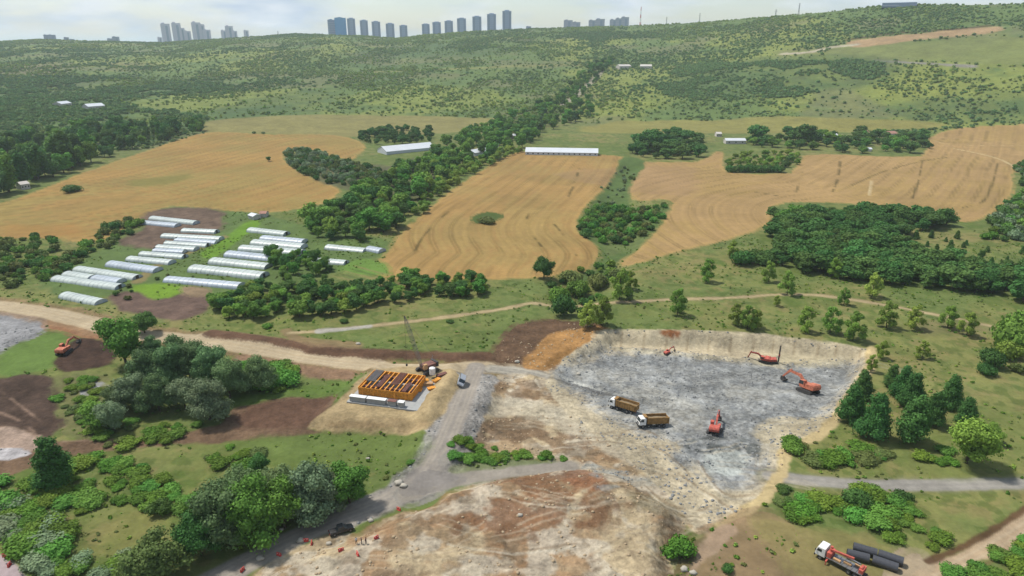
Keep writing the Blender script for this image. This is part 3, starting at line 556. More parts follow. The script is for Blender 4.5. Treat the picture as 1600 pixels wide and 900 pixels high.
def lobes_for(kind, rng):
    L_ = []
    if kind == 'willow':                                     # billowing, almost to the ground, as wide as high
        for i in range(24):
            a = rng.random() * 6.28; z = .16 + .66 * rng.random(); rr = (.42 * math.sqrt(rng.random())) * (1.2 - z * .75); q = .10 + .09 * rng.random()
            L_.append([math.cos(a) * rr, math.sin(a) * rr, z, q, q, q * .95])
        L_.append([0, 0, .42, .27, .27, .33])
    elif kind in ('green', 'dark'):
        for i in range(12):
            a = rng.random() * 6.28; z = .24 + .56 * rng.random(); rr = .26 * math.sqrt(rng.random()) * math.sqrt(max(.1, 1 - ((z - .55) / .42) ** 2)) * 1.3; q = .12 + .08 * rng.random()
            L_.append([math.cos(a) * rr, math.sin(a) * rr, z, q, q, q])
        L_.append([0, 0, .50, .25, .25, .36])
    elif kind == 'poplar':
        for i in range(10):
            a = rng.random() * 6.28; z = .16 + .8 * i / 10; rr = .05; q = (.13 + .04 * rng.random()) * (1.15 - abs(z - .45)); L_.append([math.cos(a) * rr, math.sin(a) * rr, z, q, q, q * 1.3])
    elif kind == 'pine':                                     # broad, ragged cone with upswept shoots
        for i in range(16):
            z = .10 + .84 * (i / 16); rr = .24 * (1 - z) ** .75 * (.6 + .5 * rng.random()); a = i * 2.4 + rng.random(); q = .09 + .10 * (1 - z)
            L_.append([math.cos(a) * rr, math.sin(a) * rr, z, q, q, q * 1.15])
        L_.append([0, 0, .4, .13, .13, .36])
    elif kind == 'young':                                    # open, light, gaps between tufts
        for i in range(11):
            z = .14 + .76 * (i / 11); rr = (.24 * math.sin(min(1, (1 - z) * 1.5) * 1.57)) * (.5 + .6 * rng.random()); a = i * 2.4 + rng.random(); q = .075 + .06 * (1 - z)
            L_.append([math.cos(a) * rr, math.sin(a) * rr, z, q, q, q * 1.2])
    else:                                                    # bush, wider than high
        for i in range(8):
            a = rng.random() * 6.28; rr = .5 * math.sqrt(rng.random()); z = .35 + .3 * rng.random() * (1 - rr); q = .26 + .12 * rng.random(); L_.append([math.cos(a) * rr, math.sin(a) * rr, z, q * 1.15, q * 1.15, q])
    return np.array(L_)
NL = {'willow': (9000, .0155), 'green': (6000, .018), 'dark': (6000, .018), 'poplar': (3000, .019), 'pine': (6500, .0155), 'young': (2600, .018), 'bush': (1500, .05)}
PROTO = {}
def protos(kind, leaf, n=3, lod=1.):
    key = (kind, leaf, lod)
    if key not in PROTO:
        out = []
        for i in range(n):
            rng = np.random.default_rng(hash((len(kind) * 31 + ord(kind[0]) * 7 + len(leaf) * 5 + ord(leaf[-1]), i)) % 99991)
            nl, sz = NL[kind]; v, f, ti = lobes_mesh(lobes_for(kind, rng), int(nl * (1 if lod >= 1 else lod * .5)), sz * (1 if lod >= 1 else 1 / math.sqrt(lod * .5)), rng, core=.62 if kind == 'young' else (.70 if kind == 'pine' else .76), jit=.45)
            tv, tq = trunk_np(1, .022 if kind != 'young' else .014, rng, 4)
            cm = mesh_np('crown', v, f, [LM[leaf]], None, ti); tm = mesh_np('trunk', tv, [tq], [BARK], None, None, True)
            mi = [0] * (len(f[0]) + len(f[1])) + [1] * len(tq)
            wm = mesh_np('tree', np.concatenate([v, tv]), [f[0], np.concatenate([f[1], tq + len(v)])], [LM[leaf], BARK], mi, np.concatenate([ti, np.zeros(len(tv))]))
            out.append((cm, tm, wm))
        PROTO[key] = out
    return PROTO[key]
def px_h(p, hpx): d = depth_at(p); a = math.atan2(CAM_H - p.z, math.hypot(p.x, p.y)); return hpx * d / (F * math.cos(a))
def tree(name, p, h, w, kind, leaf, label, cat='tree', group=None, parts=True, lod=1.):
    cm, tm, wm = random.choice(protos(kind, leaf, 3, lod)); rz = random.random() * 6.28
    if parts and kind != 'bush':
        e = bpy.data.objects.new(name, None); COL.objects.link(e); e.location = p; e.rotation_euler.z = rz; e.scale = (h * w, h * w, h); e.empty_display_size = .1
        for nm, me in (('trunk', tm), ('crown', cm)): o = bpy.data.objects.new(nm, me); COL.objects.link(o); o.parent = e
    else:
        e = bpy.data.objects.new(name, wm if kind != 'bush' else cm); COL.objects.link(e); e.location = p - Vector((0, 0, .12 * h if kind == 'bush' else 0)); e.rotation_euler.z = rz; e.scale = (h * w, h * w, h)
    return tag(e, label, cat, group)
def fill(poly, sp, name, kind, leaf, hm, label, cat='tree', group=None, w=1., lod=.45, dens=1., parts=False, cap=290, sm=True, jit=.42):
    """trees over a traced patch of ground, spacing and height in metres"""
    P = WP(poly, sm=sm, k=3); lo, hi = P.min(0), P.max(0); sp = sp * (1.04 if name == 'bramble_bush' else 1); xs = np.arange(lo[0], hi[0], sp); ys = np.arange(lo[1], hi[1], sp * .87)
    X, Y = np.meshgrid(xs, ys); X = X + (np.arange(len(ys)) % 2)[:, None] * sp / 2; X = X.ravel() + (RNG.random(X.size) - .5) * sp * jit * 2; Y = Y.ravel() + (RNG.random(Y.size) - .5) * sp * jit * 2
    ok = (sdf(X, Y, P) > 0) & (RNG.random(X.size) < dens); X = X[ok]; Y = Y[ok]
    if len(X) > cap: k = RNG.permutation(len(X))[:cap]; X = X[k]; Y = Y[k]
    Z = lookup(GZ, X, Y); leaf = [leaf] if isinstance(leaf, str) else leaf
    for a, b, c in zip(X, Y, Z):
        h = hm * (.6 + .7 * RNG.random() ** 1.4); tree(name, Vector((a, b, c)), h, w * (.85 + .3 * RNG.random()), kind, leaf[int(RNG.random() * len(leaf))], label, cat, group, parts, lod)
    return len(X)
def one(name, px, py, hpx, kind, leaf, label, cat='tree', group=None, w=1., lod=1., parts=True):
    p = g3(px, py); return tree(name, p, px_h(p, hpx), w, kind, leaf, label, cat, group, parts, lod)
ORD = ['first', 'second', 'third', 'fourth', 'fifth', 'sixth', 'seventh', 'eighth', 'ninth', 'tenth', 'eleventh', 'twelfth', 'thirteenth', 'fourteenth', 'fifteenth', 'sixteenth', 'seventeenth', 'eighteenth', 'nineteenth', 'twentieth']
# willows left of the foundation
for i, (px, py, hp) in enumerate(sorted([(240, 566, 42), (278, 572, 50), (232, 604, 62), (268, 598, 66), (306, 592, 58), (336, 602, 60), (360, 622, 58), (212, 640, 58), (250, 642, 58), (290, 640, 50), (328, 656, 66), (184, 640, 46), (406, 612, 56), (178, 674, 48)])):
    one('willow_tree', px, py, hp, 'willow', 'willow' if (px + py) % 3 == 0 else 'sage', 'grey green willow left of the orange formwork, %s of fourteen from the left' % ORD[i], group='willows left of the foundation', w=.95)
one('broadleaf_tree', 197, 566, 76, 'green', 'green', 'tall bright green tree beside the haul road above the willows', w=1.05)
one('broadleaf_tree', 226, 520, 34, 'dark', 'dark', 'small dark round tree on the far edge of the haul road', w=1.2)
one('broadleaf_tree', 160, 700 - 30, 44, 'green', 'young', 'low fresh green tree at the lower left foot of the willow clump', w=1.2)
# willows above the lower lane
for i, (px, py, hp, lf) in enumerate(sorted([(316, 868, 66, 'dark'), (350, 846, 84, 'sage'), (378, 800, 62, 'sage'), (402, 842, 84, 'green'), (436, 800, 62, 'sage'), (446, 824, 72, 'green'), (486, 806, 76, 'willow'), (514, 792, 56, 'willow')])):
    one('willow_tree', px, py, hp, 'willow', lf, 'leafy willow beside the lower lane, %s of eight from the left' % ORD[i], group='willows beside the lower lane', w=1.0)
one('broadleaf_tree', 546, 786, 56, 'green', 'green', 'dark green round tree at the right end of the lower willow row', w=1.15)
one('broadleaf_tree', 406, 748, 36, 'dark', 'dark', 'small dark tree standing in the meadow behind the lower willows', w=1)
one('broadleaf_tree', 246, 912, 70, 'willow', 'olive', 'yellow green tree cut by the bottom edge beside the lower lane', w=1.35)
one('broadleaf_tree', 88, 756, 72, 'pine', 'dark', 'lone dark upright tree between brown bank and bramble thicket', w=1.15)
one('broadleaf_tree', 850, 436, 36, 'dark', 'dark', 'lone dark round tree at the near edge of the middle wheat field', w=1.05)
one('broadleaf_tree', 420, 252, 8, 'dark', 'dark', 'tiny dark tree alone at the notch of the left wheat field', w=1.2)
one('shrub', 112, 300, 13, 'bush', 'dark', 'dark round shrub alone in the left wheat field', 'shrub', w=1.4)
one('shrub', 762, 348, 11, 'bush', 'olive', 'low green shrub inside the middle wheat field', 'shrub', w=1.8)
# young trees in rows across the meadow
YT = [(1105, 440, 38), (1058, 492, 44), (1150, 508, 36), (1168, 514, 40), (1182, 512, 30), (1200, 440, 34), (1230, 460, 40), (1213, 478, 18), (1258, 518, 42), (1297, 520, 44), (1333, 532, 48), (1385, 512, 44), (1428, 514, 40), (1480, 512, 38), (1510, 524, 40),
      (1303, 434, 34), (1362, 464, 40), (1318, 476, 28), (968, 468, 50), (940, 508, 46), (918, 512, 44), (1144, 402, 28), (985, 452, 30), (1376, 560, 30), (1360, 580, 28), (1440, 560, 30)]
for i, (px, py, hp) in enumerate(sorted(YT)):
    one('young_tree', px, py, hp, 'young', 'young' if (px * 7) % 3 else 'yellow', 'light green young tree above the pit, %s from the left' % (ORD[i] if i < 20 else ['twenty-first', 'twenty-second', 'twenty-third', 'twenty-fourth', 'twenty-fifth', 'twenty-sixth'][i - 20]), group='young trees on the meadow above the pit', w=1.0)
# conifers right of the pit
PN = [(1328, 660, 58), (1364, 684, 70), (1346, 622, 44), (1408, 622, 50), (1425, 690, 72), (1422, 636, 54), (1456, 664, 52), (1484, 636, 50), (1506, 668, 48), (1392, 604, 34)]
for i, (px, py, hp) in enumerate(sorted(PN)):
    one('pine_tree', px, py, hp, 'pine', 'pine', 'dark bushy pine on the meadow right of the pit, %s of ten from the left' % ORD[i], group='pines right of the pit', w=.95)
one('broadleaf_tree', 1510, 724, 76, 'green', 'young', 'bright green leafy tree in front of the pines right of the pit', w=1.05)
one('broadleaf_tree', 1548, 690, 30, 'green', 'young', 'small bright green tree at the right end of the pine group', w=1.1)
for i, (px, py, hp, lf) in enumerate(sorted([(1550, 572, 30, 'dark'), (1576, 560, 34, 'young'), (1540, 585, 20, 'dark'), (1592, 545, 60, 'green'), (1596, 520, 40, 'green'), (1588, 582, 16, 'olive'), (1335, 640, 22, 'green')])):
    one('shrub', px, py, hp, 'bush', lf, 'leafy shrub on the meadow at the right, %s of seven from the left' % ORD[i], 'shrub', 'shrubs on the right meadow', w=.8)
# shrubs by the gully mouth and across the meadow
for i, (px, py, hp, lf, ww) in enumerate(sorted([(880, 492, 34, 'dark', .7), (872, 470, 26, 'green', .8), (905, 462, 30, 'green', .8), (890, 444, 24, 'olive', 1), (936, 450, 26, 'olive', .9), (962, 440, 22, 'olive', .9), (1160, 412, 24, 'dark', 1.), (1190, 410, 24, 'dark', 1.),
                                             (1240, 704, 16, 'green', 1.2), (538, 504, 7, 'dark', 1.2), (703, 504, 5, 'dark', 1.4), (418, 512, 8, 'green', 1.2), (1335, 788, 22, 'dark', 1.1), (1410, 780, 14, 'dark', 1.1), (1058, 866, 24, 'bramble', 1.1), (1136, 892, 10, 'dark', 1),
                                             (400, 590, 30, 'green', 1), (445, 600, 22, 'green', 1.2), (420, 600, 26, 'bramble', 1.3), (250, 800, 20, 'dark', .9)])):
    one('shrub', px, py, hp, 'bush', lf, 'low round shrub on open ground, %s of twenty from the left' % ORD[i], 'shrub', 'scattered shrubs on open ground', w=ww)
# bramble thickets and other low growth
for q, sp, lf, hm, dn, gname in (
    ([(62, 735), (130, 722), (200, 716), (255, 740), (262, 756), (220, 782), (150, 800), (108, 802), (62, 782)], 3.4, ['bramble', 'bramble', 'green'], 2.0, .8, 'the thicket below the brown bank at lower left'),
    ([(240, 768), (312, 776), (305, 800), (245, 802)], 3, ['bramble', 'green'], 1.8, .9, 'the small thicket left of the lower willows'),
    ([(-40, 750), (56, 796), (100, 830), (140, 905), (86, 905), (40, 866), (-40, 836)], 3.4, ['bramble', 'green', 'willow'], 2.6, .8, 'the lower left corner'),
    ([(140, 880), (200, 860), (220, 905), (130, 905)], 3.2, ['bramble', 'willow'], 2.2, .8, 'the bottom edge beside the yellow green tree'),
    ([(330, 700), (400, 700), (402, 732), (335, 732)], 3.6, ['olive', 'bramble'], 1.6, .7, 'the meadow behind the lower willows'),
    ([(1232, 795), (1290, 775), (1340, 768), (1400, 780), (1430, 800), (1484, 840), (1484, 864), (1440, 862), (1380, 842), (1300, 826), (1230, 815)], 3.2, ['bramble', 'bramble', 'green'], 2.0, .8, 'the thicket above the crane lorry'),
    ([(1205, 775), (1235, 762), (1240, 790), (1210, 800)], 3, ['olive', 'dark'], 1.6, .8, 'the end of the side lane by the cutting'),
    ([(1225, 690), (1300, 704), (1400, 700), (1490, 708), (1505, 730), (1380, 724), (1260, 724)], 3.6, ['green', 'olive', 'bramble'], 2.0, .75, 'the strip between the pines and the side lane'),
    ([(700, 700), (730, 690), (800, 708), (895, 714), (895, 722), (800, 722), (705, 726)], 2.6, ['bramble', 'green'], 1.5, .9, 'the strip beside the embankment road'),
    ([(1480, 905), (1540, 880), (1640, 845), (1640, 985), (1480, 985)], 3, ['bramble', 'green'], 2.2, .85, 'the lower right corner'),
    ([(370, 570), (450, 574), (462, 606), (400, 612), (368, 600)], 3.4, ['bramble', 'green'], 2.6, .8, 'the ground right of the willow clump'),
    ([(120, 640), (200, 660), (300, 664), (340, 660), (330, 680), (200, 700), (120, 690)], 3.4, ['olive', 'green', 'bramble'], 1.8, .6, 'the foot of the willow clump'),
    ([(90, 590), (150, 585), (180, 620), (130, 650), (90, 640)], 3.6, ['olive', 'bramble'], 1.5, .5, 'the ground between soil heap and willows'),
    ([(628, 728), (652, 700), (664, 696), (650, 722), (622, 748), (590, 764), (584, 756)], 3.2, ['olive', 'green'], 1.3, .6, 'the left slope of the embankment road')):
    fill(q, sp, 'bramble_bush', 'bush', lf, hm, 'low leafy bramble bush in ' + gname if not gname.startswith('the ground') else 'low leafy bramble bush on ' + gname, 'bush', 'bramble bushes in ' + gname, 1.75, 1., dn)
# gully between the wheat fields, rough banks left, notch in the left field
fill([(905, 358), (930, 322), (1000, 330), (1050, 316), (1030, 350), (990, 380), (960, 388), (920, 374)], 5.4, 'gully_bush', 'bush', ['dark', 'green', 'green', 'olive'], 4.6, 'leafy bush in the gully between the two wheat fields', 'bush', 'bushes in the gully', .75, .7, .85)
fill([(935, 300), (965, 262), (1000, 262), (985, 300), (975, 320), (940, 325)], 8.5, 'gully_bush', 'bush', ['olive', 'willow'], 2.8, 'small bush along the upper gully beside the wheat', 'bush', 'bushes along the upper gully', .8, .6, .55)
fill([(860, 445), (940, 410), (970, 420), (990, 470), (930, 500), (870, 480)], 7, 'gully_bush', 'bush', ['dark', 'olive', 'young', 'green'], 3.6, 'loose bush at the lower mouth of the gully', 'bush', 'bushes at the gully mouth', .8, .7, .5)
fill([(445, 240), (480, 234), (540, 254), (606, 270), (600, 290), (540, 290), (490, 280), (456, 260)], 6.2, 'field_bush', 'bush', ['dark', 'olive', 'willow'], 5, 'dark scrubby bush in the notch of the left wheat field', 'bush', 'bushes in the field notch', .75, .6, .8)
fill([(-40, 378), (0, 374), (95, 374), (98, 398), (180, 352), (225, 350), (170, 388), (110, 420), (60, 442), (-40, 450)], 6, 'bank_bush', 'bush', ['dark', 'olive', 'olive', 'green'], 4.2, 'olive or dark bush on the rough bank at the left edge', 'bush', 'bushes on the left bank', .85, .6, .75)
# hedge and grove behind the haul road
fill([(336, 470), (420, 450), (520, 452), (600, 446), (660, 438), (752, 440), (752, 462), (650, 470), (560, 484), (480, 500), (380, 500), (340, 488)], 4.9, 'hedge_tree', 'green', ['dark', 'green', 'dark', 'young'], 5.4, 'leafy tree in the hedge behind the haul road', 'tree', 'hedge trees behind the haul road', 1.2, .6, .9)
fill([(408, 430), (420, 400), (450, 394), (480, 400), (520, 415), (525, 440), (480, 448), (420, 446)], 7, 'grove_tree', 'green', ['green', 'green', 'dark'], 6, 'green tree in the grove at the right end of the tunnels', 'tree', 'grove trees by the tunnels', 1.05, .7, .85)
fill([(120, 465), (250, 430), (262, 440), (180, 478), (128, 478)], 8, 'garden_bush', 'bush', ['olive', 'dark'], 1.8, 'small bush among the garden plots by the tunnels', 'bush', 'bushes in the garden plots', .8, .5, .4)
# diagonal shelter belt
fill([(462, 352), (490, 340), (535, 326), (575, 300), (640, 262), (690, 240), (720, 254), (700, 280), (655, 318), (620, 356), (560, 380), (500, 372)], 9, 'belt_tree', 'green', ['green', 'green', 'dark', 'young'], 10.5, 'tall leafy tree in the near half of the diagonal shelter belt', 'tree', 'trees in the near shelter belt', 1.1, .5, .82)
fill([(690, 240), (720, 212), (780, 188), (850, 165), (880, 140), (930, 100), (960, 98), (935, 125), (915, 150), (930, 180), (860, 205), (830, 226), (770, 250), (740, 262), (715, 262)], 15, 'roadside_tree', 'green', ['green', 'dark', 'green'], 12, 'tall leafy tree in the far half of the diagonal shelter belt', 'tree', 'trees in the far shelter belt', 1.1, .4, .72)
fill([(640, 330), (690, 285), (750, 250), (800, 232), (815, 238), (760, 262), (700, 300), (660, 336)], 8, 'low_tree', 'green', ['yellow', 'young'], 6.5, 'yellow green low tree along the field side of the shelter belt', 'tree', 'low trees beside the shelter belt', 1.2, .5, .85)
fill([(560, 222), (570, 208), (640, 202), (680, 212), (672, 222), (600, 226)], 11, 'clump_tree', 'dark', ['dark'], 8, 'dark tree in the clump behind the long white greenhouse', 'tree', 'trees behind the long greenhouse', 1.2, .45, .9)
# forest at the left
fill([(-200, 240), (60, 218), (150, 205), (250, 200), (318, 196), (316, 208), (230, 228), (150, 254), (90, 276), (40, 298), (-60, 330), (-200, 350)], 13.5, 'forest_tree', 'green', ['dark', 'green', 'dark', 'pine'], 15, 'dark leafy tree in the forest beyond the left wheat field', 'tree', 'forest trees at the left', .95, .45, .85)
for i, (px, py, hp) in enumerate([(14, 300, 56), (36, 290, 50), (60, 280, 54), (88, 262, 46), (104, 262, 56), (122, 255, 44), (140, 244, 40), (196, 206, 18), (206, 206, 20), (244, 206, 24), (256, 210, 22), (276, 208, 24), (303, 204, 20), (315, 204, 18)]):
    one('poplar_tree', px, py, hp, 'poplar', 'dark' if i % 3 else 'green', 'slim upright poplar rising from the left forest, %s of fourteen from the left' % ORD[i], group='poplars in the left forest', w=1.25, lod=.8)
# plantation right
fill([(1160, 405), (1208, 404), (1206, 350), (1240, 338), (1320, 336), (1420, 336), (1490, 345), (1440, 362), (1400, 378), (1440, 404), (1620, 436), (1620, 476), (1490, 452), (1330, 440), (1212, 416)], 6.9, 'plantation_tree', 'green', ['pine', 'dark', 'dark'], 8.2, 'dark evergreen tree in the dense plantation below the right wheat field', 'tree', 'plantation evergreens', 1.45, .5, 1.0, cap=295)
fill([(1400, 372), (1500, 372), (1620, 400), (1620, 432), (1440, 404)], 10.5, 'sapling_tree', 'pine', ['dark'], 4.2, 'small dark evergreen on the yellow clearing within the plantation', 'tree', 'evergreens on the plantation clearing', 1.0, .4, .75)
for i, (px, py, hp) in enumerate([(1240, 345, 26), (1222, 352, 24), (1432, 340, 18), (1478, 352, 30), (1370, 334, 14), (1340, 336, 14)]):
    one('broadleaf_tree', px, py, hp, 'green', 'green' if i < 2 else 'dark', 'rounded tree on the far edge of the plantation, %s of six from the left' % ORD[[1, 0, 4, 5, 3, 2][i]], group='trees on the plantation edge', w=1.2, lod=.6)
fill([(1530, 372), (1545, 345), (1600, 300), (1660, 290), (1660, 380)], 8.5, 'bank_bush', 'bush', ['green', 'bramble', 'dark', 'willow'], 5.4, 'leafy bush on the bank beyond the plantation at the right edge', 'bush', 'bushes at the right edge', .8, .6, .85)
fill([(1585, 262), (1620, 255), (1620, 300), (1590, 285)], 9, 'bank_bush', 'bush', ['dark', 'willow'], 5.4, 'leafy bush at the far right end of the wheat field', 'bush', 'bushes at the wheat field end', .8, .6, .85)
# orchard and its dark hedge, trees round the hamlet
fill([(1140, 246), (1240, 240), (1248, 248), (1234, 262), (1140, 262)], 9, 'orchard_tree', 'green', ['young', 'bramble'], 5, 'light green orchard tree behind a dark hedge at the wheat edge', 'tree', 'orchard trees', 1.3, .4, .8)
for k in range(15):
    px = 1140 + k * 6.7; one('hedge_shrub', px, 269 + (.0 if k < 13 else -8 * (k - 12)), 13, 'bush', 'dark', 'clipped dark hedge shrub along the near side of the orchard', 'shrub', 'orchard hedge shrubs', w=.75, lod=.5)
fill([(985, 240), (1000, 222), (1040, 216), (1100, 222), (1096, 246), (1030, 250)], 13, 'hamlet_tree', 'dark', ['dark', 'dark', 'pine'], 11, 'dark tree in the clump left of the small farmhouses', 'tree', 'trees left of the farmhouses', 1.4, .45, .85)
fill([(1160, 226), (1200, 214), (1300, 212), (1440, 214), (1448, 238), (1340, 240), (1250, 236)], 14, 'hamlet_tree', 'dark', ['dark', 'green', 'dark'], 10, 'dark tree around the farmhouses beyond the right wheat field', 'tree', 'trees around the farmhouses', 1.4, .45, .75)
for i, (px, py, hp) in enumerate([(1012, 236, 36), (1182, 222, 28), (1255, 226, 32)]):
    one('broadleaf_tree', px, py, hp, 'dark', 'dark', 'large dark tree standing above the farmhouse hedges, %s of three from the left' % ORD[i], group='large trees at the farmhouses', w=1.35, lod=.6)
# ---------------------------------------------------------------- uncountable scrub, grass tufts and rubble: points carrying small shapes
def scatter(name, pts, scl, proto, label):
    me = bpy.data.meshes.new(name); me.vertices.add(len(pts)); me.vertices.foreach_set('co', np.asarray(pts, float).ravel())
    a = me.attributes.new('scl', 'FLOAT', 'POINT'); a.data.foreach_set('value', np.asarray(scl, float)); me.update()
    o = bpy.data.objects.new(name, me); COL.objects.link(o)
    g = bpy.data.node_groups.new(name, 'GeometryNodeTree'); g.interface.new_socket('Geometry', in_out='INPUT', socket_type='NodeSocketGeometry'); g.interface.new_socket('Geometry', in_out='OUTPUT', socket_type='NodeSocketGeometry')
    N = g.nodes.new; K = g.links.new; gi = N('NodeGroupInput'); go = N('NodeGroupOutput'); ip = N('GeometryNodeInstanceOnPoints'); ob = N('GeometryNodeObjectInfo'); ob.inputs['Object'].default_value = proto; ob.inputs['As Instance'].default_value = True
    rv = N('FunctionNodeRandomValue'); rv.data_type = 'FLOAT_VECTOR'; rv.inputs[1].default_value = (.15, .15, 6.28); rv.inputs[0].default_value = (-.15, -.15, 0)
    na = N('GeometryNodeInputNamedAttribute'); na.data_type = 'FLOAT'; na.inputs['Name'].default_value = 'scl'
    K(gi.outputs[0], ip.inputs['Points']); K(ob.outputs['Geometry'], ip.inputs['Instance']); K(rv.outputs[0], ip.inputs['Rotation']); K(na.outputs[0], ip.inputs['Scale']); K(ip.outputs[0], go.inputs[0])
    md = o.modifiers.new('points', 'NODES'); md.node_group = g; return tag(o, label, None, None, 'stuff')
def bush_proto(leaf, leaves, size, seed):
    rng = np.random.default_rng(seed); v, f, ti = lobes_mesh(lobes_for('bush', rng), leaves, size, rng, core=.9); return bpy.data.objects.new('clump', mesh_np('clump', v, f, [LM[leaf]], None, ti))
def rock_proto(m, seed):
    rng = np.random.default_rng(seed); v, f = ICO1; v = v * (1 + (rng.random(len(v)) - .5)[:, None] * .5) * [1, .8, .6]; return bpy.data.objects.new('stone', mesh_np('stone', v, [f], [m], None, np.ones(len(v))))
def rand_polar(n, r0, r1, a=38):
    r = np.sqrt(RNG.random(n) * (r1 ** 2 - r0 ** 2) + r0 ** 2); t = R(a) * (RNG.random(n) * 2 - 1); return np.sin(t) * r, np.cos(t) * r
def near_idx(G, x, y):
    fi = np.clip(np.rint(np.interp(np.hypot(x, y), RR, np.arange(NR))), 0, NR - 1).astype(int); fa = np.clip(np.rint((np.arctan2(x, y) - AZ[0]) / (R(98) / (NA - 1))), 0, NA - 1).astype(int); return G[fi, fa]
CG = CLS.reshape(NR, NC)
X, Y = rand_polar(290000, 780, 3200, 46); hcl = near_idx(CG, X, Y) == 7
dn = fbm(X, Y * .6, 120, 6, 300, .7); lim = .08 + .92 * sst(.44, .58, dn)
Rr = np.interp(np.arctan2(X, Y), *RD); ok = hcl & (RNG.random(len(X)) < lim * .8 + .04) & (np.hypot(X, Y) < Rr + 60)
X, Y = X[ok], Y[ok]; Z = lookup(GZ, X, Y); k = RNG.random(len(X)); dk = fbm(X, Y, 260, 3, 310); sc = .9 + 2.6 * RNG.random(len(X)) ** 3 + np.hypot(X, Y) / 2600
sel = np.where(dk + (k - .5) * .35 > .56, 0, np.where(k > .72, 2, 1))
for j, (nm, lf, lb) in enumerate((('dark_scrub', 'far', 'dark scrub thickets spread over the far hillside'), ('green_scrub', 'scrub', 'green scrub spread over the far hillside'), ('pale_scrub', 'yellow', 'pale yellow green scrub spread over the far hillside'))):
    m = sel == j; scatter(nm, np.stack([X[m], Y[m], Z[m]], 1), sc[m], bush_proto(lf, 60, .26, 50 + j), lb)
for j, (q, n, s0, lb) in enumerate((([(-330, 140), (-80, 128), (0, 122), (150, 118), (330, 130), (360, 142), (200, 156), (330, 186), (220, 190), (60, 200), (-80, 225), (-330, 240)], 7600, 3.6, 'dense dark woodland on the valley floor at the far left'),
        ([(1060, 105), (1180, 96), (1380, 92), (1400, 112), (1330, 140), (1200, 150), (1070, 150), (1010, 130)], 3600, 2.6, 'dense dark thickets on the right hillside'), ([(700, 66), (800, 60), (930, 52), (1100, 42), (1200, 36), (1200, 46), (1000, 60), (860, 72), (740, 84)], 3000, 2.2, 'dark scrub along the central ridge'))):
    P = WP(q); lo, hi = P.min(0), P.max(0); X = lo[0] + RNG.random(n * 4) * (hi[0] - lo[0]); Y = lo[1] + RNG.random(n * 4) * (hi[1] - lo[1]); ok = (sdf(X, Y, P) + (fbm(X, Y, 60, 3, 341) - .5) * 90 > 0) & (fbm(X, Y, 70, 4, 340) > .42); X, Y = X[ok][:n], Y[ok][:n]
    scatter('valley_woodland', np.stack([X, Y, lookup(GZ, X, Y)], 1), s0 * (.6 + .8 * RNG.random(len(X))), bush_proto('far', 60, .26, 70 + j), lb)
# grass and weed tufts on near meadows
X, Y = rand_polar(44000, 105, 460, 43); c = near_idx(CG, X, Y); ok = np.isin(c, (0, 9)) & (fbm(X, Y, 14, 3, 320) > .47); X, Y = X[ok], Y[ok]; Z = lookup(GZ, X, Y); k = RNG.random(len(X)); sc = .15 + .6 * RNG.random(len(X)) ** 3.5
for j, lf in enumerate(('olive', 'bramble', 'yellow')):
    m = (k * 3).astype(int) == j; scatter(['meadow_weeds', 'meadow_tufts', 'dry_tufts'][j], np.stack([X[m], Y[m], Z[m] - .1], 1), sc[m], bush_proto(lf, 26, .3, 60 + j), ['olive weeds dotted over the meadow', 'bright green tufts dotted over the meadow', 'dry yellow tufts dotted over the meadow'][j])
# broken stone
for nm, cl, col, n, r0, r1, lb in (('grey_rubble', (4, 3), (168, 170, 172), 70000, 110, 300, 'loose grey blasted stones over the pit floor and embankment'), ('pale_rubble', (5,), (214, 190, 158), 22000, 100, 260, 'pale broken stones over the excavated ground')):
    X, Y = rand_polar(n, r0, r1, 43); c = near_idx(CG, X, Y); gg = near_idx(GRN.reshape(NR, NC), X, Y); ok = np.isin(c, cl) & (gg > 1.05) & (fbm(X, Y, 8, 3, 330) > .43); X, Y = X[ok], Y[ok]; Z = lookup(GZ, X, Y)
    scatter(nm, np.stack([X, Y, Z], 1), .08 + .5 * RNG.random(len(X)) ** 5, rock_proto(mat(nm, tuple(S(*col)), .95, var=.15, vs=2), 5), lb)
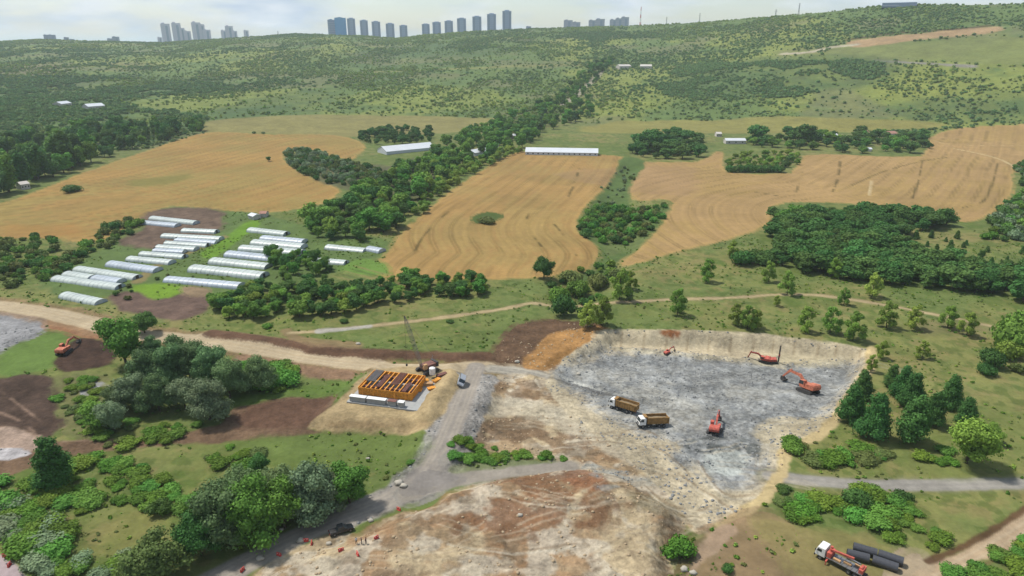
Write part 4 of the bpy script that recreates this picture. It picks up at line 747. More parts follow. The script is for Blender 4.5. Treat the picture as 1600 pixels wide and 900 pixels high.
# ---------------------------------------------------------------- small mesh builder for made things
class MB:
    def __init__(s): s.v = []; s.f = []; s.m = []
    def add(s, v, f, m=0): o = len(s.v); s.v += [tuple(p) for p in v]; s.f += [tuple(i + o for i in q) for q in f]; s.m += [m] * len(f); return s
    def box(s, c, d, m=0, top=(1, 1), rz=0, ry=0, sh=0):
        """centre, size; top scales the upper face, sh slides it along x"""
        M_ = Matrix.Rotation(rz, 3, 'Z') @ Matrix.Rotation(ry, 3, 'Y'); v = []
        for k in (-.5, .5):
            for i, j in ((-.5, -.5), (.5, -.5), (.5, .5), (-.5, .5)):
                t = top if k > 0 else (1, 1); v.append(Vector(c) + M_ @ Vector((i * d[0] * t[0] + (sh if k > 0 else 0), j * d[1] * t[1], k * d[2])))
        return s.add(v, [(3, 2, 1, 0), (4, 5, 6, 7), (0, 1, 5, 4), (1, 2, 6, 5), (2, 3, 7, 6), (3, 0, 4, 7)], m)
    def prism(s, prof, y0, y1, m=0):
        """outline in x-z extruded along y"""
        n = len(prof); v = [(p[0], y0, p[1]) for p in prof] + [(p[0], y1, p[1]) for p in prof]
        return s.add(v, [tuple(range(n)), tuple(range(2 * n - 1, n - 1, -1))] + [((i + 1) % n, i, i + n, (i + 1) % n + n) for i in range(n)], m)
    def cyl(s, a, b, r, k=12, m=0, r2=None, caps=True):
        a = Vector(a); b = Vector(b); d = (b - a).normalized(); u = d.orthogonal().normalized(); w = d.cross(u); r2 = r if r2 is None else r2
        v = [a + (u * math.cos(t * 6.2832 / k) + w * math.sin(t * 6.2832 / k)) * r for t in range(k)] + [b + (u * math.cos(t * 6.2832 / k) + w * math.sin(t * 6.2832 / k)) * r2 for t in range(k)]
        f = [(i, (i + 1) % k, (i + 1) % k + k, i + k) for i in range(k)]
        if caps: f += [tuple(range(k - 1, -1, -1)), tuple(range(k, 2 * k))]
        return s.add(v, f, m)
    def build(s, name, mats, parent=None, bev=0., sm=False):
        me = bpy.data.meshes.new(name); me.from_pydata(s.v, [], s.f); mats = mats if isinstance(mats, (list, tuple)) else [mats]
        for m in mats: me.materials.append(m)
        me.polygons.foreach_set('material_index', s.m); b = bmesh.new(); b.from_mesh(me); bmesh.ops.recalc_face_normals(b, faces=b.faces)
        if bev: bmesh.ops.bevel(b, geom=[e for e in b.edges if e.calc_face_angle(0) > .5], offset=bev, segments=2, affect='EDGES', profile=.6)
        if sm:
            for f in b.faces: f.smooth = True
            for e in b.edges: e.smooth = e.calc_face_angle(0) < .7
        b.to_mesh(me); b.free(); o = bpy.data.objects.new(name, me); COL.objects.link(o); o.parent = parent; return o
def empty(name, loc, rz=0., sc=1.):
    e = bpy.data.objects.new(name, None); COL.objects.link(e); e.location = loc; e.rotation_euler.z = rz; e.scale = (sc,) * 3; e.empty_display_size = .5; return e
def kids(o): return [c for c in bpy.data.objects if c.parent == o]
def copy_tree(o, parent=None):
    ch = CH.get(o.name) or kids(o); CH[o.name] = ch; c = o.copy(); COL.objects.link(c); c.parent = parent
    for k in ch: copy_tree(k, c)
    return c
CH = {}
def settle(o, loc, hd, along, across):
    """stand a vehicle on the ground: heading hd, tilted to the slope under its own length and width"""
    f = Vector((math.cos(hd), math.sin(hd))); n = Vector((-f.y, f.x)); z = lambda a, b: float(lookup(GZ, loc.x + f.x * a + n.x * b, loc.y + f.y * a + n.y * b))
    ax = [z(a, b) for a in (-along / 2, 0, along / 2) for b in (-across / 2, 0, across / 2)]
    X_ = Vector((f.x, f.y, (sum(ax[6:]) - sum(ax[:3])) / 3 / along)).normalized(); Y_ = Vector((n.x, n.y, ((ax[2] + ax[5] + ax[8]) - (ax[0] + ax[3] + ax[6])) / 3 / across)).normalized(); Z_ = X_.cross(Y_).normalized(); Y_ = Z_.cross(X_)
    o.rotation_euler = Matrix((X_, Y_, Z_)).transposed().to_euler(); o.location = (loc.x, loc.y, sum(ax) / 9 + .03); return o
M = dict(white=mat('white_paint', (.66, .65, .62), .55, var=.15, vs=1.5), tanbody=mat('tan_paint', tuple(S(178, 138, 84, .6)), .8, var=.3, vs=1.2), dark=mat('dark_metal', (.045, .042, .04), .8, var=.4, vs=3), tyre=mat('tyre_rubber', (.025, .025, .025), .85),
         glass=mat('dark_glass', (.02, .03, .035), .08, spec=.6), red=mat('red_paint', (.38, .085, .06), .75, var=.35, vs=1.6), orange=mat('digger_orange', (.40, .13, .075), .75, var=.35, vs=1.6), steel=mat('worn_steel', (.22, .22, .22), .45, .6),
         form=mat('formwork_orange', (.66, .28, .035), .6, var=.3, vs=1.5), rust=mat('rusted_bars', (.16, .075, .06), .9, var=.2, vs=3), conc=mat('concrete', tuple(S(196, 198, 200, .55)), .9, var=.1, vs=.8), concw=mat('pale_concrete', (.62, .62, .6), .8, var=.08),
         wood=mat('raw_timber', (.42, .25, .12), .8, var=.15, vs=4), load=mat('dusty_load', tuple(S(170, 150, 120)), 1, var=.2, vs=3), black=mat('black_paint', (.012, .014, .018), .25, spec=.5, coat=.4), pipe=mat('black_pipe', (.05, .05, .056), .34, spec=.5),
         grey=mat('grey_paint', (.28, .30, .33), .35), lamp=mat('lamp_glass', (.6, .6, .55), .15), rlamp=mat('rear_lamp', (.35, .02, .02), .3), film=mat('tunnel_film', (.38, .42, .39), .35, var=.14, vs=.25), film2=mat('tunnel_film_bluish', (.34, .38, .42), .35, var=.14, vs=.25), hoop=mat('tunnel_hoop', (.42, .45, .44), .5),
         roof=mat('white_roof', (.52, .54, .56), .4, var=.05, vs=.2), wall=mat('pale_wall', (.45, .42, .38), .9, var=.1), tile=mat('clay_tile', (.30, .16, .12), .9, var=.2), glassb=mat('blue_glass_facade', (.08, .30, .58), .25, spec=.6), tower=mat('tower_hazed', (.34, .41, .54), .7), towerp=mat('tower_hazed_pink', (.56, .53, .62), .7),  # tower and towerp: distance haze mixed into the wall colours
         towerd=mat('tower_bands', (.26, .31, .42), .5), block=mat('block_render', (.36, .38, .46), .7), skin=mat('skin', (.45, .27, .19), .6), cloth=mat('dark_clothes', (.03, .03, .04), .9), vest=mat('pale_shirt', (.5, .5, .48), .9), hair=mat('dark_hair', (.02, .015, .012), .7), redp=mat('red_plastic', (.50, .05, .04), .5),
         stone=mat('pale_stone', tuple(S(225, 218, 205)), .95, var=.1))
# ---------------------------------------------------------------- vehicles
def wheel(parent, x, y, r, w, z=None):
    t = MB().cyl((x, y - w / 2, z or r), (x, y + w / 2, z or r), r, 16).build('wheel', M['tyre'], parent, bev=.04)
    s_ = 1 if y > 0 else -1; MB().cyl((x, y + s_ * (w / 2 - .06), z or r), (x, y + s_ * (w / 2 + .02), z or r), r * .5, 12).build('rim', M['steel'], t); return t
def lorry_cab(e, x0, wd=2.45, h=3.0, m='white'):
    """forward control cab facing +x, its nose at x0"""
    prof = [(x0 - 2.0, .95), (x0 - .05, .95), (x0, 1.5), (x0 - .06, 1.9), (x0 - .42, h - .08), (x0 - .6, h), (x0 - 1.95, h)]
    c = MB().prism(prof, -wd / 2, wd / 2).build('cab', M[m], e, bev=.07)
    MB().add([(x0 - .03, -wd * .43, 1.92), (x0 - .03, wd * .43, 1.92), (x0 - .36, wd * .43, h - .22), (x0 - .36, -wd * .43, h - .22)], [(0, 1, 2, 3)]).build('windscreen', M['glass'], c)
    for s_ in (-1, 1):
        y = s_ * (wd / 2 + .012); MB().add([(x0 - .3, y, 1.95), (x0 - 1.3, y, 1.95), (x0 - 1.3, y, h - .35), (x0 - .52, y, h - .35)], [(0, 1, 2, 3)]).build('side_window', M['glass'], c)
        MB().box((x0 - .1, s_ * (wd / 2 + .2), 2.2), (.1, .22, .55)).build('mirror', M['dark'], c); MB().box((x0 + .0, s_ * (wd / 2 - .35), 1.15), (.08, .4, .22)).build('headlight', M['lamp'], c)
    MB().box((x0 + .04, 0, .8), (.22, wd, .4)).build('bumper', M['dark'], e); MB().box((x0 + .01, 0, 1.45), (.05, 1.5, .35)).build('grille', M['dark'], c); return c
def dump_truck(label):
    e = empty('dump_truck', (0, 0, 0)); MB().box((0, 0, .95), (8.2, .9, .32)).box((1.0, 0, .8), (1.2, 2.2, .5)).build('chassis', M['dark'], e)
    lorry_cab(e, 4.4)
    b = MB(); L0, L1, h0, h1, w = -4.3, 2.0, 1.35, 3.15, 1.27
    b.box(((L0 + L1) / 2, 0, h0), (L1 - L0, 2 * w, .16))
    for s_ in (-1, 1):
        b.box(((L0 + L1) / 2, s_ * w, (h0 + h1) / 2), (L1 - L0, .1, h1 - h0)); b.box(((L0 + L1) / 2, s_ * (w + .03), h1), (L1 - L0 + .1, .18, .16))
        for k in range(8): b.box((L0 + .35 + k * .8, s_ * (w + .08), (h0 + h1) / 2), (.12, .12, h1 - h0 - .1))
    b.box((L1, 0, (h0 + h1) / 2 + .1), (.1, 2 * w, h1 - h0 + .2)); b.box((L1 + .45, 0, h1 + .22), (.9, 2.2, .08))
    body = b.build('dump_body', M['tanbody'], e); MB().box((L0 - .04, 0, 2.15), (.1, 2.5, 1.6)).build('tailgate', M['tanbody'], e)
    g = MB(); n = 8; v = []
    for i in range(n + 1):
        for j in range(5): v.append((L0 + .1 + (L1 - L0 - .2) * i / n, -w + .08 + (2 * w - .16) * j / 4, 2.35 + .45 * math.sin(math.pi * i / n) * math.sin(math.pi * j / 4) + random.random() * .15))
    g.add(v, [(i * 5 + j, (i + 1) * 5 + j, (i + 1) * 5 + j + 1, i * 5 + j + 1) for i in range(n) for j in range(4)]); g.build('load', M['load'], body)
    for x in (3.3, 1.5, -1.6, -2.95):
        for s_ in (-1, 1): wheel(e, x, s_ * 1.05, .52, .42)
    for s_ in (-1, 1): MB().box((L0 - .1, s_ * .95, 1.0), (.06, .4, .16)).build('tail_lamp', M['rlamp'], e)
    return tag(e, label, 'truck', 'dump trucks at the pit')
def put(o, px, py, tx, ty, along, across):
    """heading given by a second photograph point the vehicle faces"""
    a = g3(px, py); b = g3(tx, ty); return settle(o, a, math.atan2(b.y - a.y, b.x - a.x), along, across)
d1 = dump_truck('tan dump truck with white cab on the haul track, left one of the pair'); d2 = copy_tree(d1); d2['label'] = 'tan dump truck with white cab on the haul track, nearer one of the pair'
put(d1, 974, 641, 952, 634, 7, 2); put(d2, 1019, 666, 994, 667, 7, 2)
def excavator(label, boom=(R(48), R(-35)), rig='orange', turn=0., sc=1., hammer=False):
    e = empty('excavator', (0, 0, 0), 0, sc)
    for s_ in (-1, 1):
        prof = [(-2.1, .15), (-1.75, 0), (1.75, 0), (2.1, .15), (2.25, .48), (2.1, .82), (1.75, .95), (-1.75, .95), (-2.1, .82), (-2.25, .48)]
        MB().prism(prof, s_ * 1.35 - .32, s_ * 1.35 + .32).build('track', M['dark'], e)
    MB().box((0, 0, .65), (2.4, 2.2, .5)).cyl((0, 0, .9), (0, 0, 1.2), .75, 14).build('undercarriage', M['dark'], e)
    T = Matrix.Rotation(turn, 3, 'Z')
    def tb(mb): mb.v = [tuple(T @ Vector(p)) for p in mb.v]; return mb
    tb(MB().box((-.5, 0, 1.35), (4.0, 2.7, .3)).prism([(-1.9, 1.5), (-.1, 1.5), (-.1, 2.35), (-1.8, 2.45)], -1.35, 1.35).box((1.0, -.95, 1.8), (1.6, .75, .6))).build('house', M[rig], e, bev=.06)
    tb(MB().prism([(-2.6, 1.3), (-1.9, 1.2), (-1.9, 2.5), (-2.45, 2.4), (-2.7, 1.9)], -1.35, 1.35)).build('counterweight', M[rig], e, bev=.08)
    cb = tb(MB().prism([(.1, 1.5), (1.65, 1.5), (1.75, 2.0), (1.45, 3.05), (.1, 3.05)], .42, 1.34)).build('cab', M[rig], e, bev=.05)
    tb(MB().prism([(.3, 2.0), (1.78, 2.05), (1.52, 2.92), (.3, 2.92)], .40, 1.36)).build('cab_glass', M['glass'], cb)
    p0 = Vector((.9, -.15, 1.7)); a = boom[0]; d0 = Vector((math.cos(a + .25), 0, math.sin(a + .25))); p1 = p0 + d0 * 2.6; d1_ = Vector((math.cos(a - .45), 0, math.sin(a - .45))); p2 = p1 + d1_ * 3.2
    def beam(pts, hs, w):
        m = MB(); n = len(pts); up = []; dn_ = []
        for i, p in enumerate(pts):
            dv = (pts[min(i + 1, n - 1)] - pts[max(i - 1, 0)]).normalized(); q = Vector((-dv.z, 0, dv.x)); up.append(p + q * hs[i] / 2); dn_.append(p - q * hs[i] / 2)
        return m.prism([(q.x, q.z) for q in up] + [(q.x, q.z) for q in reversed(dn_)], pts[0].y - w / 2, pts[0].y + w / 2)
    tb(beam([p0, p1, p2], [.45, .75, .4], .5)).build('boom', M[rig], e, bev=.03)
    q = boom[1]; d3 = Vector((math.cos(a + q - .9), 0, math.sin(a + q - .9))); p3 = p2 + d3 * 2.9
    tb(beam([p2 - d3 * .7, p2, p3], [.4, .6, .3], .4)).build('arm', M[rig], e, bev=.02)
    m = MB().cyl(p0 + Vector((.7, 0, -.2)), p1 + Vector((.1, 0, -.25)), .1, 8).cyl(p1 + Vector((.6, 0, .5)), p2 - d3 * .6, .09, 8); tb(m).build('hydraulic_ram', M['steel'], e)
    if hammer: tb(MB().cyl(p3, p3 + Vector((.2, 0, -1.4)), .25, 10).cyl(p3 + Vector((.2, 0, -1.4)), p3 + Vector((.3, 0, -2.2)), .08, 8)).build('breaker', M['dark'], e)
    else:
        bx, bz = p3.x, p3.z; tb(MB().prism([(bx + .25, bz + .1), (bx + .35, bz - .7), (bx - .1, bz - 1.15), (bx - .85, bz - 1.05), (bx - 1.05, bz - .55), (bx - .5, bz - .65), (bx - .2, bz - .3)], -.75, .45)).build('bucket', M['dark'], e)
    return tag(e, label, 'excavator', 'tracked diggers on the site')
put(excavator('orange tracked digger stretching its arm down the grassy bank at the left', (R(20), R(-8)), sc=1.05), 101, 552, 124, 534, 4, 3)
put(excavator('orange tracked digger with raised bent arm on the grey rock at the pit right side', (R(30), R(-22)), sc=1.3), 1262, 613, 1222, 596, 4, 3)
put(excavator('red orange digger seen from behind at the dark rock heap by the dump trucks', (R(30), R(-30)), 'red', .2), 1117, 676, 1150, 640, 4, 3)
put(excavator('dark red digger working close against the pale back face', (R(25), R(-45)), 'red', .1, sc=.78), 1194, 564, 1180, 560, 4, 3)
put(excavator('tiny red digger at the foot of the pale back face of the pit', (R(25), R(-45)), 'red', sc=.5), 1043, 553, 1055, 549, 3, 2)
# drilling rig with an upright mast
e = empty('drilling_rig', (0, 0, 0))
for s_ in (-1, 1): MB().prism([(-1.4, .1), (-1.1, 0), (1.1, 0), (1.4, .1), (1.5, .4), (1.1, .75), (-1.1, .75), (-1.5, .4)], s_ * .95 - .2, s_ * .95 + .2).build('track', M['dark'], e)
MB().box((-.2, 0, 1.2), (2.4, 1.6, 1.0)).build('engine_housing', M['red'], e, bev=.05); m = MB()
for a in (-.16, .16):
    for b in (-.16, .16): m.cyl((1.7 + a, b, .2), (1.7 + a, b, 7.2), .05, 6)
for k in range(9): m.box((1.7, 0, .5 + k * .8), (.4, .4, .06))
m.build('mast', M['dark'], e); MB().cyl((1.7, 0, 0), (1.7, 0, 6.4), .06, 6).build('drill_rod', M['steel'], e); MB().box((1.75, 0, 3.0), (.5, .5, .8)).build('drill_head', M['red'], e); MB().cyl((.6, 0, 1.5), (1.6, 0, 2.8), .1, 8).build('mast_ram', M['steel'], e)
tag(e, 'small red drilling rig with a tall upright mast against the pale back face', 'drilling rig'); put(e, 1208, 566, 1216, 566, 2.6, 2)
# car and pickup
def car(name, label, mt, L_=4.9, W_=1.95, H_=1.75, cab=(-1.9, .9), pickup=False):
    e = empty(name, (0, 0, 0)); h = H_ * .56
    b = MB().prism([(-L_ / 2, .42), (-L_ / 2 - .03, .75), (-L_ / 2 + .05, h), (cab[1] + .05, h + .04), (L_ / 2 - .5, h - .06), (L_ / 2 - .08, h - .22), (L_ / 2, .6), (L_ / 2 - .1, .35), (-L_ / 2 + .1, .32)], -W_ / 2, W_ / 2).build('body', mt, e, bev=.09)
    c0, c1 = cab; g = MB().prism([(c0, h), (c0 + .25, H_ - .06), (c1 - .75, H_ - .06), (c1, h)], -W_ / 2 + .1, W_ / 2 - .1).build('cabin_glass', M['glass'], e, bev=.05)
    MB().prism([(c0 + .2, H_ - .1), (c0 + .3, H_), (c1 - .8, H_), (c1 - .7, H_ - .1)], -W_ / 2 + .16, W_ / 2 - .16).build('roof', mt, e, bev=.03)
    if pickup: MB().box(((-L_ / 2 + c0) / 2, 0, h + .01), (c0 + L_ / 2 - .3, W_ - .35, .04)).build('load_bed', M['dark'], e)
    for x in (-L_ / 2 + .95, L_ / 2 - .9):
        for s_ in (-1, 1): wheel(e, x, s_ * (W_ / 2 - .1), .37, .26)
    for s_ in (-1, 1): MB().box((L_ / 2 - .08, s_ * W_ * .36, h - .32), (.12, .38, .16)).build('headlight', M['lamp'], e); MB().box((-L_ / 2, s_ * W_ * .4, h - .2), (.08, .2, .25)).build('tail_lamp', M['rlamp'], e); MB().box((c1 - .1, s_ * (W_ / 2 + .08), h + .1), (.14, .16, .14)).build('mirror', mt, e)
    return tag(e, label, 'car')
put(car('parked_car', 'black pickup parked on the earth beside the lower grey lane', M['black'], 5.3, cab=(-1.0, 1.2), pickup=True), 534, 832, 552, 826, 3, 1.6)
put(car('moving_van', 'dark grey van with pale roof driving at the top of the embankment road', M['grey'], 5.0, 2.0, 2.1, (-2.3, 1.7)), 719, 598, 716, 612, 3, 1.6)
# crane lorry at the lower right
e = empty('crane_lorry', (0, 0, 0)); MB().box((-.5, 0, .95), (9.6, .9, .3)).build('chassis', M['dark'], e); lorry_cab(e, 4.6)
m = MB().box((-1.2, 0, 1.3), (7.0, 2.45, .14))
for k in range(8): m.box((-4.4 + k * .92, 0, 1.42), (.12, 2.4, .1))
m.build('flatbed', M['steel'], e)
for k in range(3): MB().box((-3.4 + k * 1.9, (-.8, .1, .7)[k], 1.62), (1.5, .5, .35)).build('timber_bearer', M['wood'], e)
MB().box((1.9, 0, 1.9), (.9, 2.2, 1.3)).cyl((1.9, 0, 2.2), (1.9, 0, 3.6), .3, 10).build('crane_column', M['red'], e, bev=.04)
MB().box((-.3, .25, 3.25), (4.6, .36, .42), ry=.12).build('crane_boom', M['red'], e, bev=.03); MB().box((-1.5, -.25, 2.65), (4.6, .3, .34), ry=-.05).build('crane_jib', M['steel'], e, bev=.03)
MB().box((-4.3, 0, 1.8), (.8, 2.0, .9)).cyl((-4.2, -.6, 2.2), (-4.2, .6, 2.2), .35, 10).build('winch', M['red'], e)
for s_ in (-1, 1): MB().box((2.0, s_ * 1.55, .95), (.3, .9, .25)).box((2.0, s_ * 1.95, .5), (.16, .16, .9)).box((2.0, s_ * 1.95, .05), (.45, .45, .06)).build('outrigger', M['red'], e)
for x in (3.5, -2.2, -3.5):
    for s_ in (-1, 1): wheel(e, x, s_ * 1.05, .5, .42)
tag(e, 'white cabbed crane lorry with red folded crane on the dry grass at lower right', 'truck'); put(e, 1311, 884, 1284, 870, 7, 2)
# black pipes lying on the grass beside it
def pipe(ax, ay, bx, by, label):
    a = g3(ax, ay); b = g3(bx, by); c = (a + b) / 2; l = (b - a).length; k = 20; ro, ri = .95, .84; v = []; f = []
    for x in (-l / 2, l / 2):
        for r_ in (ro, ri):
            for t in range(k): v.append((x, math.cos(t * 6.2832 / k) * r_, ro + math.sin(t * 6.2832 / k) * r_))
    for t in range(k): u = (t + 1) % k; f += [(t, u, 2 * k + u, 2 * k + t), (k + u, k + t, 3 * k + t, 3 * k + u), (t, k + t, k + u, u), (2 * k + t, 2 * k + u, 3 * k + u, 3 * k + t)]
    m = MB().add(v, f)
    o = m.build('pipe_section', M['pipe'], None, sm=True); o.location = (c.x, c.y, min(a.z, b.z) + .02); o.rotation_euler.z = math.atan2(b.y - a.y, b.x - a.x)
    r_ = MB()
    for i in range(int(l / .8)): r_.cyl((-l / 2 + .5 + i * .8, 0, ro), (-l / 2 + .62 + i * .8, 0, ro), ro + .035, 20, caps=False)
    r_.build('collar_ribs', M['pipe'], o); return tag(o, label, 'pipe', 'large black pipes beside the crane lorry')
pipe(1332, 860, 1369, 870, 'large black pipe in the rear row, end nearer the lorry'); pipe(1371, 871, 1410, 884, 'large black pipe in the rear row, right end by the dirt road')
pipe(1322, 870, 1357, 879, 'large black pipe in the front row next to the lorry'); pipe(1362, 880, 1402, 893, 'large black pipe in the front row at the right')
# ---------------------------------------------------------------- foundation: slab, orange formwork, concrete sections, crawler crane
def quad_frame(a, b, c):
    """frame from front left, front right and back left ground points"""
    A, B, C = g3(*a), g3(*b), g3(*c); xd = (B - A); xd.z = 0; yd = C - A; yd.z = 0; return A, B, C, xd, yd
A, B, C, xd, yd = quad_frame((546, 628), (652, 640), (585, 586)); rz = math.atan2(xd.y, xd.x); LX = xd.length; ang = math.atan2(yd.y, yd.x) - rz; LY = yd.length * math.sin(ang); shx = yd.length * math.cos(ang); zt = max(A.z, B.z, C.z) + .15
e = empty('foundation_slab', (A.x, A.y, zt), rz)
MB().add([(-.5, -.8, -.8), (LX + .5, -.8, -.8), (LX + shx + 1, LY, -.8), (shx - .5, LY, -.8), (-.5, -.8, 0), (LX + .5, -.8, 0), (LX + shx + 1, LY, 0), (shx - .5, LY, 0)], [(0, 3, 2, 1), (4, 5, 6, 7), (0, 1, 5, 4), (1, 2, 6, 5), (2, 3, 7, 6), (3, 0, 4, 7)]).build('slab', M['conc'], e)
nb = 4; lb = LX / nb
tag(e, 'pale grey concrete foundation slab on the tan pad beside the embankment road', 'foundation')
def loc(x, y, z=0.): c, s_ = math.cos(rz), math.sin(rz); return Vector((A.x + c * x - s_ * y, A.y + s_ * x + c * y, zt + z))
for k in range(4):
    w = lb * (.96, 1.12, .5, .35)[k]; x0 = (0, lb * 1.02, lb * 2.25, lb * 2.85)[k] + .2
    e = empty('concrete_section', loc(x0, -.2, .02), rz)
    MB().box((w / 2, .55, .75), (w - .12, 1.3, 1.5)).build('block', M['conc'], e, bev=.05); MB().box((w / 2, .55, 1.56), (w, 1.5, .12)).build('cap', M['concw'] if k != 2 else M['rust'], e)
    tag(e, ['long grey concrete section with pale cap at the left end of the front row', 'long concrete section with bright white cap, second in the front row', 'short concrete section topped with rust brown bars, third in the front row', 'short concrete section at the right end of the front row'][k], 'concrete block', 'concrete sections before the formwork')
FX0, FX1, FY0, FY1, FH = LX * .05, LX * .84, LY * .24, LY * .9, 2.3; sk = shx / LY
e = empty('formwork', loc(0, 0, .02), rz); npn = 14; pw = (FX1 - FX0) / npn
def panel(x0, y0, x1, y1):
    m = MB(); d = Vector((x1 - x0, y1 - y0, 0)); l = d.length; a = math.atan2(d.y, d.x); c = ((x0 + x1) / 2, (y0 + y1) / 2)
    m.box((c[0], c[1], FH / 2), (l - .05, .08, FH), rz=a)
    for z in (.25, .95, 1.65, 2.35): m.box((c[0] + math.sin(a) * .09, c[1] - math.cos(a) * .09, z), (l - .05, .12, .12), rz=a)
    for s_ in (-.42, 0, .42): m.box((c[0] + math.sin(a) * .08 + math.cos(a) * s_ * l, c[1] - math.cos(a) * .08 + math.sin(a) * s_ * l, FH / 2), (.1, .14, FH), rz=a)
    m.build('formwork_panel', M['form'], e)
for k in range(npn): panel(FX0 + sk * FY0 + k * pw, FY0, FX0 + sk * FY0 + (k + 1) * pw, FY0); panel(FX0 + sk * FY1 + (k + 1) * pw, FY1, FX0 + sk * FY1 + k * pw, FY1)
for k in range(8):
    y0 = FY0 + (FY1 - FY0) * k / 8; y1 = FY0 + (FY1 - FY0) * (k + 1) / 8; panel(FX1 + sk * y0, y0, FX1 + sk * y1, y1); panel(FX0 + sk * y1, y1, FX0 + sk * y0, y0)
for k in range(4):                                           # mats of reinforcing bars laid over the top, gaps between them
    x0 = FX0 + (FX1 - FX0) * (.03, .30, .52, .82)[k]; x1 = x0 + (FX1 - FX0) * (.17, .09, .14, .07)[k]; ya, yb = ((.35, 1), (.1, .8), (.3, 1), (0, .5))[k]; ya, yb = FY0 + (FY1 - FY0) * ya, FY0 + (FY1 - FY0) * yb; m = MB()
    for i in range(14): y = ya + (yb - ya) * (i + .5) / 14; m.box(((x0 + x1) / 2 + sk * y, y, FH + .30), (x1 - x0, .16, .1))
    for i in range(9): x = x0 + (x1 - x0) * (i + .5) / 9; a_ = (x + sk * ya, ya, FH + .38); b_ = (x + sk * yb, yb, FH + .38); m.cyl(a_, b_, .07, 5)
    m.build('bar_mat', M['rust'] if k != 0 else M['steel'], e)
for i in range(11):
    x = FX0 + (FX1 - FX0) * (i + .5) / 11; MB().add([(x + sk * FY0 - .12, FY0, FH - .1), (x + sk * FY0 + .12, FY0, FH - .1), (x + sk * FY1 + .12, FY1, FH - .1), (x + sk * FY1 - .12, FY1, FH - .1), (x + sk * FY0 - .12, FY0, FH + .22), (x + sk * FY0 + .12, FY0, FH + .22), (x + sk * FY1 + .12, FY1, FH + .22), (x + sk * FY1 - .12, FY1, FH + .22)],
        [(0, 3, 2, 1), (4, 5, 6, 7), (0, 1, 5, 4), (1, 2, 6, 5), (2, 3, 7, 6), (3, 0, 4, 7)]).build('cross_beam', M['form'], e)
for i in range(3): y = FY0 + (FY1 - FY0) * (.2 + .3 * i); MB().box(((FX0 + FX1) / 2 + sk * y, y, FH * .45), (FX1 - FX0 - .4, .9, FH * .8)).build('inner_wall', M['conc' if i == 1 else 'rust'], e)
for k in range(5): x = FX0 + (FX1 - FX0) * (.1 + .2 * k); MB().cyl((x + sk * FY0, FY0 - 1.1, .05), (x + sk * FY0, FY0 - .15, 2.2), .05, 6).build('prop', M['form'], e)
tag(e, 'long orange formwork box topped with rust brown reinforcing bars on the slab', 'formwork')
# stacks right of the box
def stack(px, py, mt, n, l, label, hd=.3, name='timber_stack', part='timber'):
    p = g3(px, py); e = empty(name, (p.x, p.y, max(p.z, zt if px < 690 else p.z) + .02), rz + hd)
    for k in range(n): MB().box((RNG.random() * .15, (k % 3 - 1) * .5, .16 + (k // 3) * .3), (l, .42, .24)).build(part, M[mt], e)
    return tag(e, label, 'stack', 'stacks of formwork gear')
stack(668, 604, 'wood', 9, 3.2, 'stack of raw timber right of the orange formwork'); stack(682, 596, 'form', 6, 2.8, 'stack of orange formwork beams at the right end of the slab', 1.2, 'beam_stack', 'beam')
stack(661, 600, 'form', 9, 3.4, 'long stack of orange beams touching the right side of the formwork', .5, 'beam_stack', 'beam'); stack(674, 608, 'form', 6, 2.4, 'low orange beam pile at the front edge of the slab', .7, 'beam_stack', 'beam'); stack(690, 588, 'rust', 9, 3.4, 'rust brown bundle of bars behind the timber stack', .9, 'bar_bundle', 'bar'); stack(654, 612, 'form', 6, 2.0, 'small orange pile right in front of the formwork corner', .1, 'beam_stack', 'beam')
p = g3(676, 590); e = empty('site_tank', (p.x, p.y, max(p.z, zt))); MB().cyl((0, 0, .5), (0, 0, 2.6), .95, 16).cyl((0, 0, 2.6), (0, 0, 2.95), .95, 16, r2=.3).build('tank', M['white'], e, sm=True)
for a in (.8, 2.4, 3.9, 5.5): MB().box((math.cos(a) * .8, math.sin(a) * .8, .27), (.12, .12, .56)).build('leg', M['steel'], e)
tag(e, 'white upright tank between the formwork and the crawler crane', 'tank')
# crawler crane behind the slab: body, lattice boom, hook line
p = g3(668, 580); e = empty('crawler_crane', p, 0)
for s_ in (-1, 1): MB().prism([(-2.8, .2), (-2.4, 0), (2.4, 0), (2.8, .2), (2.95, .6), (2.5, 1.15), (-2.5, 1.15), (-2.95, .6)], s_ * 2.1 - .42, s_ * 2.1 + .42).build('track', M['dark'], e)
MB().box((0, 0, .9), (3.2, 3.6, .7)).build('undercarriage', M['dark'], e); MB().box((-.4, 0, 2.0), (4.8, 2.9, 1.3)).build('house', M['rust'], e, bev=.06); MB().box((-2.9, 0, 2.1), (.9, 3.2, 1.6)).build('counterweight', M['dark'], e, bev=.05)
MB().prism([(.9, 1.6), (2.2, 1.6), (2.3, 2.2), (2.0, 3.3), (.9, 3.3)], .7, 1.6).build('cab', M['wood'], e, bev=.05); m = MB()
foot = Vector((2.0, 0, 1.8)); tip = Vector((7.5, 0, 21.)); n = 18; d = tip - foot; u = Vector((d.z, 0, -d.x)).normalized()
def cr(t, i): w_ = .45 * min(1, 4 * t + .25, 4 * (1 - t) + .25); return foot + d * t + u * (w_ if i & 1 else -w_) + Vector((0, w_ if i & 2 else -w_, 0))
for k in range(n):
    for i in range(4): m.cyl(cr(k / n, i), cr((k + 1) / n, i), .06, 4, caps=False)
    for i, j in ((0, 1), (1, 3), (3, 2), (2, 0)): m.cyl(cr(k / n, i), cr((k + 1) / n, j), .035, 4, caps=False)
m.build('lattice_boom', M['steel'], e); MB().cyl(tip, (-2.4, 0, 4.6), .03, 5).cyl((-1.2, 0, 2.6), (-2.4, 0, 4.8), .08, 6).build('boom_stay', M['steel'], e)
